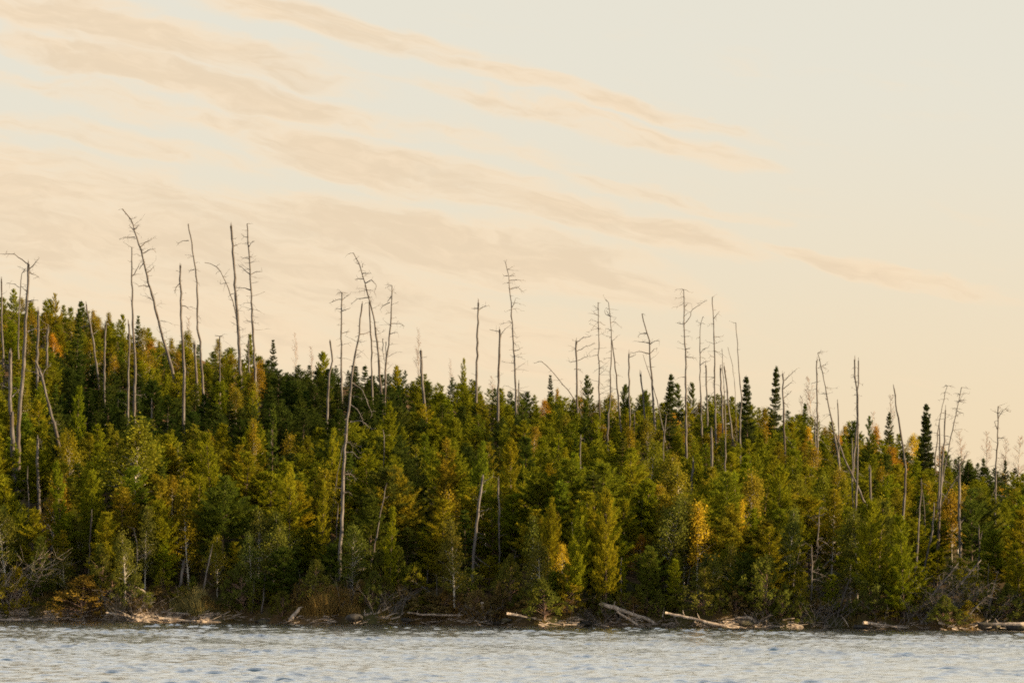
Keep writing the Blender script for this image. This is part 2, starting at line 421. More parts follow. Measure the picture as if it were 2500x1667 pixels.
def conifer(name, seed, H=8.0, rad=1.45, whorls=20, per=6, up=(.85, .2), bare=.1, shape='pine', tuft=8, nl=.25, nw=.055, droop=0., gap=.12):
    r = np.random.default_rng(seed)
    line = trunk_line(H, r, .12); tb = Tubes()
    tb.add(line, np.linspace(.011 * H + .015, .012, 9), 6)
    A, B = [], []
    ph = r.uniform(0, 6.28, 3); lop = r.uniform(.05, .38) if shape == 'pine' else .08
    for k in range(whorls):
        s = bare + (1 - bare) * (k + r.uniform(-.3, .3)) / whorls
        if s < bare * .6 or s > .985: continue
        z = s * H; q = (s - bare) / (1 - bare); q = max(q, 0)
        base = np.array([np.interp(z, line[:, 2], line[:, i]) for i in range(3)])
        if shape == 'pine': prof = (1 - q ** 1.5) ** .85 * min(1, .62 + 1.2 * q) * (1 + .13 * math.sin(9 * q + ph[0])) * .92 + .04
        elif shape == 'spruce': prof = (1 - q) ** .95 * (1 + .18 * math.sin(14 * q + ph[0])) + .05
        else: prof = ((1 - q) ** .85 * 1.3 + .10 * math.exp(-((q - .9) / .05) ** 2)) * r.uniform(.9, 1.1)
        for a in np.linspace(0, 6.28, per, endpoint=False) + r.uniform(0, 6.28):
            if r.uniform() < gap: continue
            base = base + np.array([0, 0, r.normal(0, .05)])
            a += r.normal(0, .25)
            L = rad * prof * r.uniform(.62, 1.2) * (1 + .15 * math.sin(a * 2 + ph[1]) + lop * math.cos(a - ph[2])) + .08
            e = up[1] + (up[0] - up[1]) * q + r.normal(0, .12)
            n = max(3, int(L / .16) + 1)
            f = np.linspace(0, 1, n)
            hor = np.array([math.cos(a), math.sin(a), 0])
            pz = np.sin(e) * L * f + (.16 * L * f * f if shape == 'pine' else 0) - droop * L * f * (1.3 - f)
            pts = base + hor * (np.cos(e) * L * f)[:, None] + np.stack([0 * f, 0 * f, pz], 1)
            tb.add(pts[[0, n // 2, n - 1]], [.009 + .008 * L, .010, .004], 3)
            dirs = unit(np.gradient(pts, axis=0))
            side = np.cross(hor, [0, 0, 1.])
            for i in range(n):
                if f[i] < .22 and L > .7: continue
                A.append(pts[i]); B.append(dirs[i])
                ln = (1 - f[i]) * L * .42 + .1
                for sg in (-1, 1):
                    sd_ = unit(dirs[i] * .75 + sg * side + np.array([0, 0, r.normal(.12, .15)]))
                    m_ = max(1, int(ln / .2))
                    for j_ in range(m_):
                        A.append(pts[i] + sd_ * ln * (j_ + .6) / m_); B.append(unit(sd_ + np.array([0, 0, .25 if shape == 'pine' else -.05])))
    for z in np.linspace(.95 * H, H, 5): A.append(np.array([*line[-1, :2], z])); B.append(np.array([0, 0, 1.]))
    V, T, tone = needle_tris(np.array(A), np.array(B), tuft, nl, nw, .55 if shape == 'pine' else .45, r)
    return tb.mesh(name + '_trunk', MAT_BARK), mesh_np(name + '_crown', V, T, MAT_NEEDLE, tone)

def broadleaf(name, seed, H=7.5, rx=1.3, low=.28, clumps=85, per=46, size=.15, mat=None, bark=None, lean=.2, sparse=0.):
    r = np.random.default_rng(seed); tb = Tubes()
    line = trunk_line(H * .94, r, lean); tb.add(line, np.linspace(.009 * H + .012, .012, 9), 6)
    A, B = [], []
    lobes = [(r.uniform(0, 6.28), r.uniform(.3, .95), r.uniform(.3, .5)) for _ in range(6)]
    k = 0
    while k < clumps:
        s = low + (1 - low) * r.uniform(0, 1) ** .9
        q = (s - low) / (1 - low); prof = math.sin(math.pi * min(1, (q * .86 + .14)) ** .8) ** .8 * (1.1 - .45 * q)
        a = r.uniform(0, 6.28)
        lob = 1 + sum(h * math.exp(-((s - zz) / .12) ** 2) * math.cos(a - aa) for aa, zz, h in lobes)
        rr = rx * prof * lob * math.sqrt(r.uniform(.12, 1.0))
        base = np.array([np.interp(s * H * .94, line[:, 2], line[:, i]) for i in range(3)])
        P = base + np.array([math.cos(a) * rr, math.sin(a) * rr, .05 * H * r.normal()])
        k += 1
        st = base - np.array([0, 0, min(.5 * rr + .1, s * H * .4)]); st[:2] = [np.interp(max(st[2], 0), line[:, 2], line[:, i]) for i in range(2)]
        tb.add(np.array([st, (st + P) / 2 + [0, 0, .08], P]), [.008 + .011 * rr, .010, .004], 3)
        if r.uniform() < sparse: continue
        A.append(P); B.append(unit(np.array([math.cos(a), math.sin(a), .3])))
    V, T, tone = leaf_quads(np.array(A), np.array(B), per, size, 1.1, .05 * H * .62, r)
    return tb.mesh(name + '_trunk', bark or MAT_BIRCH), mesh_np(name + '_crown', V, T, mat or MAT_LEAF, tone)

def bare_crown(name, seed, H=7.0, rx=1.0):
    """leafless birch: fine upswept twigs"""
    r = np.random.default_rng(seed); tb = Tubes(); tw = Tubes()
    line = trunk_line(H, r, .15); tb.add(line, np.linspace(.06, .008, 9), 5)
    for _ in range(34):
        s = r.uniform(.3, .97); base = np.array([np.interp(s * H, line[:, 2], line[:, i]) for i in range(3)])
        a = r.uniform(0, 6.28); L = rx * (1.15 - s) * r.uniform(.8, 1.7) + .25
        d = np.array([math.cos(a) * .55, math.sin(a) * .55, .8])
        f = np.linspace(0, 1, 4)[:, None]; pts = base + d * L * f + np.array([math.cos(a), math.sin(a), 0]) * .25 * L * f * f
        tw.add(pts, [.018, .013, .009, .005], 3)
        for _ in range(6):
            q = r.uniform(.25, 1); p0 = base + d * L * q; dd = unit(d + .8 * r.standard_normal(3)) * L * .38
            tw.add(np.array([p0, p0 + dd * .5 + [0, 0, .03], p0 + dd]), [.009, .007, .004], 3)
    return tb.mesh(name + '_trunk', MAT_BIRCH), tw.mesh(name + '_twigs', MAT_TWIG)

PINE = [conifer('pine%d' % k, 100 + k, rad=1.75 + .17 * (k % 4), whorls=15 + k % 4, per=5 + k % 2, bare=[.06, .1, .14, .2][k % 4], gap=.1 + .05 * (k % 3)) for k in range(13)]
FIR = [conifer('fir%d' % k, 200 + k, rad=1.35 + .1 * k, whorls=24, per=6, up=(.5, .05), bare=.05, shape='spruce', tuft=7, nl=.21, nw=.05, droop=.12) for k in range(5)]
SPRUCE = [conifer('spruce%d' % k, 300 + k, rad=1.0 + .12 * k, whorls=44, per=5, up=(.3, -.15), bare=.05, shape='club', tuft=7, nl=.2, nw=.055, droop=.3) for k in range(4)]
BIRCH = [broadleaf('birch%d' % k, 400 + k, rx=1.0 + .16 * k, low=[.3, .22, .38, .28, .2][k], lean=.15 + .08 * k) for k in range(5)]
BARE = [bare_crown('bare%d' % k, 500 + k) for k in range(3)]
BUSH = [broadleaf('bush%d' % k, 600 + k, H=2.6, rx=1.25, low=.06, clumps=80, per=44, size=.10, bark=MAT_TWIG, lean=.1) for k in range(4)]
PROTO = {'pine': PINE, 'fir': FIR, 'spruce': SPRUCE, 'birch': BIRCH, 'bare': BARE, 'bush': BUSH}
NATH = {'pine': 8.0, 'fir': 8.0, 'spruce': 8.0, 'birch': 7.5, 'bare': 7.0, 'bush': 2.6}
NATR = {'pine': 1.85, 'fir': 1.5, 'spruce': 1.0, 'birch': 1.35, 'bare': 1.0, 'bush': 1.3}
NAME = {'pine': 'young_pine', 'fir': 'fir_tree', 'spruce': 'spruce_tree', 'birch': 'birch_tree', 'bare': 'leafless_birch', 'bush': 'shore_shrub'}
CAT = {'pine': 'pine', 'fir': 'fir', 'spruce': 'spruce', 'birch': 'birch', 'bare': 'birch', 'bush': 'shrub'}

# ------------------------------------------------------------------ dead trees
# measuring frames: origin and step of each enlarged view the outlines were read from
ZF = {1: (0, 480, .37), 2: (600, 560, .37), 3: (1200, 640, .37), 4: (1800, 800, .3827), 5: (0, 1000, .37), 6: (600, 1040, .3445), 7: (1200, 1100, .3061), 8: (1800, 1100, .3616)}
def zp(z, p): o = ZF[z]; return (o[0] + p[0] * o[2], o[1] + p[1] * o[2])
def pts_of(s, z):
    out = []
    for tok in s.split():
        zz = z
        if ':' in tok: zz, tok = tok.split(':'); zz = int(zz)
        a, b_ = tok.split(','); out.append(zp(zz, (float(a), float(b_))))
    return out
# view | trunk from the tip down to where the foliage hides it | width at tip, at foot | twigs | metres of cover below | limbs | label
SNAGS = """
1|10,560 12,700 12,870|10,14|0|5|| dead grey pole cut by the left picture edge above the hilltop pines
1|165,480 147,482 128,700 120,920|5,14|1|5|128,600 95,575 45,570| slim dead pole with a hooked tip just left of the big forked snag
1|188,445 190,560 175,740 165,960 150,1200 125,1450 5:120,250|15,33|1|4|188,448 130,405 95,380 60,380 0,378;195,475 240,430 258,405;185,690 240,683;182,890 235,873 330,880;185,640 140,590;195,500 250,530| tall grey snag near the left edge with two wide limbs at its tip
1|68,1030 65,1300 75,1450 5:75,0 5:85,200 5:80,400 5:105,500|22,34|1|2.5|58,1125 0,1095;60,1265 0,1240;80,1320 130,1270| stout broken-off trunk in front of the big forked snag with a flared foot
1|240,1095 275,1185 310,1330 350,1470 5:378,190|13,27|1|3.5|275,1185 300,1140 333,1105;272,1190 230,1160 175,1150| leaning dead trunk with a Y-shaped top, right of the big forked snag
1|253,760 250,900 245,1080|15,20|1|5|| broken pale stub on the hilltop directly above the Y-topped leaning trunk
1|314,880 312,980 308,1070|15,17|0|5|| short blunt stub standing before orange leaves on the left hilltop
1|570,712 580,780 600,870 620,980 630,1060|11,14|1|5|615,905 650,880 685,865;590,850 520,860| thin leaning snag on the left hilltop with one raised side limb
1|700,840 695,960 690,1120|11,16|0|5|| straight pale stub right of the thin leaning hilltop snag
1|850,840 852,950 848,1200 842,1450|11,15|0|4|| narrow pinkish dead stem close beside the tall pole under the leaning snag
1|870,335 868,480 875,650 880,900 895,1120 885,1420|7,24|2|4|872,525 905,480 930,430| tall straight dead pole crossed at its tip by the tallest leaning snag
1|808,82 830,110 865,155 885,220 935,370 975,540 1020,720 1060,880 1100,1020 1120,1085|7,26|3|5|890,268 820,270 790,285;945,375 990,350 1025,345;930,330 965,300 1010,275;985,592 940,585 915,590;955,430 915,480;975,500 1015,465;885,225 850,190;890,215 915,195| tallest leaning snag, bent left at the tip, highest of the whole skyline
1|1190,455 1192,620 1195,800 1208,1000 1218,1200 1210,1500|11,24|1|3.5|1190,570 1160,600 1150,640;1203,720 1235,725 1250,745| straight broken dead trunk running from dark firs up to bare sky, left half
1|1242,180 1262,290 1285,430 1298,570 1305,720 1300,860 1320,940 1325,1050|7,18|1|5|1245,290 1200,290 1170,310;1283,480 1255,490| slender wavy dead stem right of the straight broken trunk
1|1284,975 1287,1040 1290,1100|15,16|0|5|| short pale stub at the foot of the slender wavy stem
1|1450,920 1452,1050 1450,1190|7,12|1|5|1448,990 1425,985| faint thin dead pole with small twigs before the dark firs
1|1524,195 1535,330 1545,480 1555,640 1570,830 1580,1060|13,25|1|5|1535,330 1580,310| thick blunt-topped ridge snag with a bent thin stem leaning on it
1|1350,435 1410,445 1460,500 1500,590 1535,680 1555,760 1572,900 1585,1060|4,13|2|5|1490,570 1460,575| thin dead stem arching left from the foot of the blunt ridge snag
1|1630,180 1640,330 1655,560 1665,800 1680,1140|7,20|3|5|1652,517 1610,480 1570,445;1657,515 1690,495 1730,495;1652,617 1610,603 1560,605;1640,340 1660,300 1680,290;1645,410 1600,405;1640,270 1610,265| ridge snag with paired side limbs right of the blunt-topped one
1|1000,1360 1001,1420 1003,1490|8,12|0|3|| tiny pinkish splintered stub among lit pine tops below the leaning snag
1|1640,965 1640,1030 1641,1090|10,13|0|4|| small pale stub between the two tall ridge snags
2|633,415 633,560 632,700 630,900|7,16|2|5|633,462 590,467 550,487;635,470 660,440 685,428;636,686 690,670;636,540 690,520;632,525 600,525| upright snag with a wide twiggy crosspiece at its top
2|556,738 568,800 572,870 550,960 545,1060 540,1140|11,18|0|4.5|| short crooked trunk with split jagged top on the ridge
2|768,490 755,600 745,720 715,860 700,960 690,1080 675,1220 655,1400 6:715,0 6:695,250 6:690,450 6:680,700 6:665,900 6:670,1080|9,27|2|1.2|690,1270 760,1260 830,1320;700,1010 770,1060 835,1220;755,692 790,690 815,675;6:705,340 6:750,340 6:790,385;6:702,470 6:735,463;680,1150 740,1190 780,1280;6:705,185 6:760,185 6:800,230| very long leaning snag standing clear from shore to sky, sunlit orange edge
2|710,155 740,210 770,290 790,370 815,460 840,560 860,680 880,910|5,20|3|5|808,450 740,455 695,490;790,355 830,330 860,370 850,420;780,328 720,330;770,290 825,290;770,250 772,232| curved snag bending left over the ridge behind the very long one
2|815,480 820,600 828,700 830,890|9,14|0|5|| bare straight pole crossing behind the curved ridge snag
2|965,370 962,500 955,640 940,780 925,880 920,980|6,18|2|5|950,482 910,500 885,530;960,622 1010,620 1050,640;905,720 905,800 920,900;925,740 925,800 928,880;960,440 935,480;955,690 1000,680| snag forking low into several thin stems, right of the curved one
2|1155,800 1160,900 1165,1020 1180,1160|17,17|0|4|| thick short broken trunk alone on the ridge near the middle
2|1535,485 1533,640 1527,820 1523,1010|11,20|0|5|1537,532 1570,512 1605,500;1533,520 1490,522| dark straight pole with one small limb raised to its right
2|1675,660 1678,740 1672,880 1665,1100|13,18|0|4.5|3:55,510 3:75,455 3:125,415;1675,675 1640,668 1610,660| shorter dark pole with a crooked limb beside the tall wispy snag
3|93,5 110,90 125,230 138,400 145,560 155,720 158,850|4,17|3|5|115,122 160,115 200,120;120,178 170,165 205,195;135,300 160,240;150,585 185,577;108,90 85,95| tall wispy snag, twigs drooping on its right, near the centre
3|180,800 179,840 178,890|8,9|0|4|| tiny dark stub just right of the tall wispy snag
3|330,655 380,700 450,780 510,850 560,925|4,10|1|4|330,655 310,655 285,670| thin dead stem slanting down to the right across bare sky
3|560,525 562,700 565,900|11,14|1|5|562,530 600,500 660,485;562,590 620,555 690,535;565,650 610,630 650,618;560,652 515,660| blunt pole with three limbs all reaching to its right
3|703,265 704,400 708,600 710,830|4,13|3|5|703,300 685,300| very twiggy straight snag, left one of a close pair
3|772,265 785,380 792,470 790,640 782,850 770,1070|4,14|2|4.5|788,400 820,395 845,420;785,360 750,340 745,310;790,520 820,500| snag crossing a leaning dead trunk, right one of a close pair
3|795,520 815,680 830,830 845,990|7,14|1|5|| dark dead trunk slanting right from behind the crossing snag
3|907,605 908,750 910,975|9,13|0|5|908,630 950,612| plain straight pole with clean blunt top right of the crossing pair
3|985,740 995,840 1008,1000|9,14|0|4.5|| short leaning stub left of the crooked thick snag
3|993,340 1015,430 1040,520 1048,650 1060,780 1070,970|6,19|1|5|1022,470 985,468 968,490;1043,545 1075,520 1105,520;1050,600 1065,575 1090,570;1040,535 1000,525 960,525;1045,605 980,590 920,600| crooked thick snag kinked left at two thirds height
3|1000,610 1030,700 1060,800 1095,920 1128,1080|3,11|0|4|| thin pale stem slanting across the foot of the crooked thick snag
3|1268,180 1272,400 1280,600 1282,850 1285,1170|5,19|3|4|1274,407 1315,360 1318,320 1370,280 1420,250;1274,412 1230,405;1280,576 1310,570;1280,625 1340,630;1272,300 1295,270| tall straight snag with one crooked limb raised to its right
3|1395,360 1378,440 1370,540 1380,600 1375,760 1380,900 1390,1130|4,15|1|4.5|1380,600 1400,570 1430,565;1378,680 1410,655 1445,650| wavy thin snag right of the crooked-limbed tall one
3|1415,680 1418,800 1422,930|9,11|0|5|| short dark pole right of the wavy thin snag
3|1457,230 1465,370 1470,600 1475,900|5,14|2|5|1467,372 1485,345 1505,325;1470,490 1520,490| tall straight snag with a small hooked branch near its tip
3|1512,700 1515,800 1518,900|11,12|0|5|| stubby dark post at the foot of the hook-branched snag
3|1520,570 1530,760 1540,950 1545,1200 1540,1400|3,13|1|3.5|| long thin pale snag reaching far down into the green slope
3|1535,690 1550,800 1565,950 1578,1050|9,12|0|4.5|| leaning grey pole close behind the long thin pale snag
3|1612,400 1625,550 1632,700 1645,850 1650,900 1640,1000 1640,1180|4,14|0|4|| bare curving snag beside the first pointed spruce
3|1450,1100 1455,1250 1450,1390|15,21|0|3|| stout silvery broken trunk in mid slope, brightest of the stubs
3|1152,1010 1138,1160 1128,1350|7,13|0|3|1150,1020 1165,1000| slim pinkish trunk leaning right out of green mid slope pines
3|1330,1320 1325,1400 1318,1510|13,15|0|2.5|| short tapering stub left of the stout silvery trunk
3|588,1165 586,1220 585,1275|9,11|0|3|588,1168 605,1162| isolated little stub in unbroken pines near the centre
3|943,1010 941,1060 940,1115|8,11|0|3|| small pale stub among pine tops below the blunt straight pole
3|1560,560 1590,680 1605,800 1610,930|3,5|0|5|| hair-thin curved dead stem left of the first pointed spruce
7|1200,425 1195,560 1190,665|11,13|0|2|| sunlit stub standing over a small orange birch
4|290,300 292,450 297,620 303,745|9,17|1|4|292,342 330,310 380,262;295,392 350,340;296,450 350,405;293,470 330,510| snag with three straight limbs fanning right, beside the club-topped spruce
4|508,210 508,400 512,600 512,770|7,15|2|4.5|| upright snag wrapped in a leafless birch
4|513,160 540,260 565,400 590,530 620,680 640,800 655,920|4,18|2|4|540,245 560,240| dark leaning snag slanting right with its tip over the leafless birch
4|640,480 645,640 650,780 655,900|7,12|0|4|| thin pole crossing the dark leaning snag
4|748,205 755,320 765,450 765,600 745,850 735,1000|9,17|1|3.5|750,330 740,300| left stem of the twin snag joined at mid height
4|773,210 775,300 772,380 768,520 770,700 768,900 755,1180|8,15|1|3|| right stem of the twin snag joined at mid height
4|630,690 690,850 750,970 790,1060 825,1140|9,14|0|3|| dark dead trunk slanting steeply across the twin snag's foot
4|847,895 850,1000 855,1120|14,18|0|3|| short tapered grey stub right of the twin snag
4|1000,385 1020,520 1040,660 1065,820 1075,960 1065,1100 1058,1250|8,19|0|2.5|| smooth pale curved trunk right of the dense round spruce
4|1340,370 1310,480 1285,620 1265,800 1260,940|3,12|2|3.5|| faint thin stem leftmost in the cluster of leaning poles
4|1430,380 1410,480 1380,620 1350,760 1320,920 1300,1030|4,13|3|3.5|1410,470 1440,460;1400,530 1440,545| twiggy pole leaning right in the cluster of leaning poles
4|1328,525 1320,700 1310,850 1300,1000 1290,1200 1280,1440|8,21|1|2.5|1300,1050 1350,1100| thickest trunk in the middle of the cluster of leaning poles
4|1290,640 1292,800 1288,1000 1280,1200|7,14|0|3|| short straight pole behind the thickest trunk of the pole cluster
4|1415,880 1418,1000 1415,1200 1420,1400 1425,1500|13,21|1|2|1415,890 1450,830 1470,790;1412,900 1370,850;1420,1250 1450,1210| pale grey trunk with a broken top right of the pole cluster
4|1665,500 1662,640 1655,800 1650,950 1645,1150 1643,1320|6,17|2|3|1664,585 1685,540 1710,515;1660,650 1640,600;1658,700 1700,700;1710,515 1740,540| last tall snag toward the right edge with an arched top limb
4|1175,990 1165,1150 1155,1300 1142,1500 1140,1560|7,16|0|1.5|| long pale split pole left of the pole cluster reaching low
4|1178,1030 1195,1150 1198,1250|5,9|0|3|| short thin splinter leaning against the long pale split pole
4|1255,1140 1245,1300 1215,1430 1185,1550|9,15|0|1.5|| curved pale trunk sweeping left at the foot of the pole cluster
4|1400,960 1330,1070 1280,1180 1250,1260|7,10|1|3|| thin stem slanting left across the pole cluster
4|1540,1275 1545,1350 1542,1450 1540,1560|9,15|0|1.5|1562,1295 1556,1340 1546,1380| short fork-topped sunlit stub low on the right slope
4|730,700 735,800 735,1060|6,11|0|3.5|| thin straight stem just left of the twin snag
4|497,600 498,680 500,760|9,11|0|4|| small stub at the foot of the birch-wrapped snag
4|275,980 271,1060 268,1140|9,11|0|2.5|| small grey stub in green pines below the three-limbed snag
4|525,1150 515,1320 508,1530|5,12|2|1.2|508,1440 560,1430| thin grey dead stem with fine twigs low on the shaded slope
6|1000,400 965,560 940,700 915,850 885,980 872,1085|5,18|0|.6|| smooth grey stem leaning right just above the shore, left of centre
6|1680,355 1660,500 1640,650 1625,800 1610,980 1600,1120|17,23|1|.6|1690,390 1750,360;1660,605 1720,590;1630,925 1715,988;1625,960 1655,1000| pale stout broken trunk with side stubs above the shore stump
6|1790,385 1795,560 1795,760 1797,960|13,9|0|1.5|| thin pinkish stub right of the pale stout broken trunk
6|2:170,1285 185,0 183,150 185,350|6,9|0|2|| thin straight grey stem by the golden birch on the left slope
6|2:905,1320 980,60 980,200 970,330|6,9|0|2|| thin wavy stem right of the very long leaning snag
6|655,550 645,700 640,830|7,11|0|1.5|| short dark stem hugging the very long snag low down
6|690,130 650,330 610,620|4,6|0|2|| hair-thin stem slanting left beside the very long snag
5|605,680 595,880 585,1110|9,13|0|.8|590,1050 615,1000| slim silver dead stem rising from the left shore brush
5|1395,925 1370,1040 1340,1190|8,14|0|.8|| slim pale stem leaning right in deep shade on the left shore
5|1215,1020 1205,1050 1193,1130|19,16|0|1.5|| short white peeled trunk in dark undergrowth
5|183,370 185,520 188,680|6,8|0|1.5|| thin bare pole below the stout broken trunk
5|250,190 245,330 260,600|17,22|0|1.5|262,190 268,220| dark broken trunk in shade below the Y-topped leaner
5|880,780 910,900 908,1000 900,1060 850,1150|7,14|1|.5|908,995 950,970 1000,930;905,900 960,880;850,1140 820,1090| twisted silver dead tree above the tangled roots on the left shore
7|640,570 660,780 685,960 685,1040|7,14|0|1|| slim dead stem leaning left beside the orange birch
7|1037,850 1030,1000 1035,1120 1042,1180 1030,1258|7,14|0|.1|| thin pale stem growing up past the big bleached logs
7|880,1035 865,1090 845,1150|6,10|0|.3|| short bare stick leaning over the end of the big bleached log
8|1470,790 1320,970 1170,1115|9,25|2|.1|1380,900 1360,840;1290,1010 1340,1030| thick fallen trunk leaning up to the right from the shaded right shore
8|1620,765 1470,940 1270,1115|9,19|2|.1|1480,930 1510,900;1400,1010 1350,1000| long fallen trunk parallel to and right of the thick leaning one
8|1690,980 1610,1060 1525,1155|6,11|1|.1|| thin fallen pole slanting near the right shore boulders
8|1760,820 1720,970 1680,1110|5,12|1|.2|| slim dead stem leaning right near the right edge shore
8|1695,760 1695,870 1695,980|5,7|0|1|| straight thin stem beside the slim leaning one at the right shore
8|665,705 560,800 475,870|8,12|0|1.5|| bluish fallen pole propped across dark pines on the right slope
8|845,1025 900,1075 940,1110|5,9|0|.3|| short fallen stick slanting down to the waterline logs on the right
8|540,850 600,905 680,920|9,5|1|.8|| arched dead branch hanging in shade on the right slope
8|430,640 400,760 380,880|4,8|1|1|| faint grey stem in shade left of the propped bluish pole
5|1620,700 1622,770 1630,830|6,8|0|1.2|| short pink-lit stem in deep shade left of the very long snag
6|60,1090 52,1190 45,1290|8,13|0|.4|| left one of two grey stems standing low over the dark left bank
6|140,1050 130,1160 118,1275|7,12|0|.4|| right one of two grey stems standing low over the dark left bank
6|495,1105 485,1150 472,1195|8,12|0|.4|| short pale leaning stem just above the tall grass mound
6|360,800 358,840 355,890|7,8|0|1.5|| little orange-lit stem in the lower left slope
6|1290,960 1287,1050 1283,1140|7,10|0|.4|| dim upright stem in the dark gap left of the pale stout trunk
6|1355,1050 1353,1130 1352,1200|6,9|0|.3|| thin upright stem just left of the pale stout trunk's foot
6|1180,1095 1270,1150 1360,1220|6,9|0|.2|| thin fallen stem slanting down right toward the pale stump
7|195,800 150,960 105,1110|5,9|1|.5|| slender stem leaning right in yellow-green pines near the centre shore
7|1590,920 1560,1080 1540,1190|6,12|0|.3|| slim grey stem under the golden birch
8|755,870 720,980 680,1110|7,17|2|.2|| grey dead stem leaning right above the shaded right bank
8|765,960 735,1040 700,1115|6,13|1|.2|| shorter grey stem beside the shaded leaning one
8|505,650 503,850 500,1040|7,11|2|.3|| upright grey stem full of fine twigs on the shaded right shore
8|530,940 590,980 650,1040|5,8|2|.6|| drooping twiggy branch on the shaded right shore
8|1330,860 1327,950 1325,1020|7,10|0|.5|| short stem behind the thick leaning fallen trunk
8|1200,780 1195,930 1190,1060|5,8|0|.3|| thin upright stem left of the thick leaning fallen trunk
8|1800,1040 1790,1090 1780,1135|5,8|1|.1|| small bare stick standing by the logs near the right edge
6|1305,590 1230,680 1180,750|14,15|0|1|| orange-lit fallen trunk in the dark gap above the shore
"""
def tube_radius(q, r0, r1): return r0 + (r1 - r0) * q
PROTECT = []           # (list of pixel points, lowest visible y, depth, half width) that nearer trees must not cover
SNAG_OBJS = []
def dead_tree(line, idx):
    z, tr, wd, tw, cov, limbs, label = line.split('|')
    z = int(z); P = pts_of(tr, z); sc = ZF[z][2]
    w0, w1 = [float(q) * sc for q in wd.split(',')]
    bx, by = P[-1]
    r = np.random.default_rng(1000 + idx)
    cov = float(cov)
    Y0 = shore(bx) + 40
    t_ = solve_t(bx, by + cov * ppm(Y0), .25, 86)
    foot = place(bx, t_); Y = foot[1]; k = ppm(Y)
    leanY = r.normal(0, .03)
    fallen = label.strip().find('fallen') >= 0
    hgt = max(1.0, (by - P[0][1]) / k)
    pts = [at(x, y, Y + (by - y) / k * leanY) for x, y in P]
    if not fallen and cov > .35:
        dx = (P[-1][0] - P[-2][0]) / max(8, P[-1][1] - P[-2][1])
        dx = max(-.5, min(.5, dx)); drop = pts[-1][2] - foot[2]
        fx = bx + dx * drop * k * .8
        foot = place(fx, t_); foot[1] = Y
    pts.append(foot - np.array([0, 0, .25]))
    pts = np.array(pts)
    L, q = resample(pts, .55)
    L[1:-1] += r.standard_normal(L[1:-1].shape) * np.array([.022, .022, 0])
    rr = .5 / k * np.interp(q, [0, 1], [w0, w1]) * (1 + .07 * r.standard_normal(len(q)))
    rr[-1] *= 1.45
    if len(rr) > 3: rr[-2] *= 1.12
    root = bpy.data.objects.new('fallen_tree' if fallen else 'dead_tree', None); COL.objects.link(root)
    root.location = foot; root.empty_display_size = .3
    tag(root, label.strip(), 'fallen tree' if fallen else 'dead tree', 'fallen trunks' if fallen else 'standing dead trees')
    F0 = np.array(foot)
    tb = Tubes(); tb.add(L - F0, rr, 8, .05, r)
    if w0 * 1.0 > 2.6:                                   # broken tip: a few splinters
        for _ in range(3):
            d = unit(L[0] - L[1]); o = r.standard_normal(3) * rr[0] * .5
            tb.add(np.array([L[0] + o - d * .15, L[0] + o * .8 + d * r.uniform(.1, .45)]) - F0, [rr[0] * .5, .01], 4)
    link('trunk', tb.mesh('dead_trunk', MAT_SNAG), root)
    for lm in [s for s in limbs.strip().split(';') if s.strip()]:
        lp = pts_of(lm, z)
        base = np.array(lp[0]); dY = r.uniform(-.6, .6)
        lw = [at(x, y, Y + (by - y) / k * leanY + dY * i_ / len(lp)) for i_, (x, y) in enumerate(lp)]
        C, qq = resample(np.array(lw), .22)
        C[1:] += r.standard_normal(C[1:].shape) * .02
        r0 = max(.028, .5 / k * min(w1 * .36, 3.2))
        lt = Tubes(); lt.add(C - F0, r0 + (.012 - r0) * qq, 5, .06, r)
        for _ in range(3 + int(len(C) * .5)):
            i_ = r.integers(max(1, len(C) // 3), len(C)); p0 = C[i_]; dd = unit(C[i_] - C[i_ - 1] + .9 * r.standard_normal(3)) * r.uniform(.15, .5)
            lt.add(np.array([p0, p0 + dd * .5 + [0, 0, .04], p0 + dd]) - F0, [.014, .011, .006], 3)
        link('limb', lt.mesh('dead_limb', MAT_SNAG), root)
    tw = int(tw)
    n = [2, 13, 26, 44][tw]
    if fallen: n *= 2
    if n:
        tt = Tubes(); vis = int(len(L) * (.92 if fallen else .72))
        for _ in range(n):
            i_ = min(len(L) - 2, int(vis * r.uniform(.02, 1.0) ** 1.15)); a = r.uniform(0, 6.28)
            if tw < 2: ln = r.uniform(.2, .7)
            else: ln = r.uniform(.35, 1.35) * (.6 + .6 * i_ / max(1, vis))
            d = np.array([math.cos(a), math.sin(a) * .8, r.normal(.12, .3)])
            f = np.linspace(0, 1, 4)[:, None]; sag = r.normal(-.12, .25)
            C = L[i_] + d * ln * f + np.array([0, 0, sag * ln]) * f * f + .03 * r.standard_normal((4, 3)) * f
            tt.add(C - F0, [.021, .017, .012, .006], 3)
            for _ in range(r.integers(1, 5)):
                p0 = C[r.integers(1, 4)]; dd = unit(d + 1.1 * r.standard_normal(3)) * ln * r.uniform(.2, .45)
                tt.add(np.array([p0, p0 + dd * .5, p0 + dd + [0, 0, -.03]]) - F0, [.012, .009, .005], 3)
        tag(link('twigs', tt.mesh('dead_twigs', MAT_SNAG), root), kind='stuff')
    PROTECT.append(([p for p in P], by, Y, w1))
    SNAG_OBJS.append((root, P[0][0], P[0][1], by))
for i_, ln in enumerate([l for l in SNAGS.strip().split('\n')]): dead_tree(ln, i_)

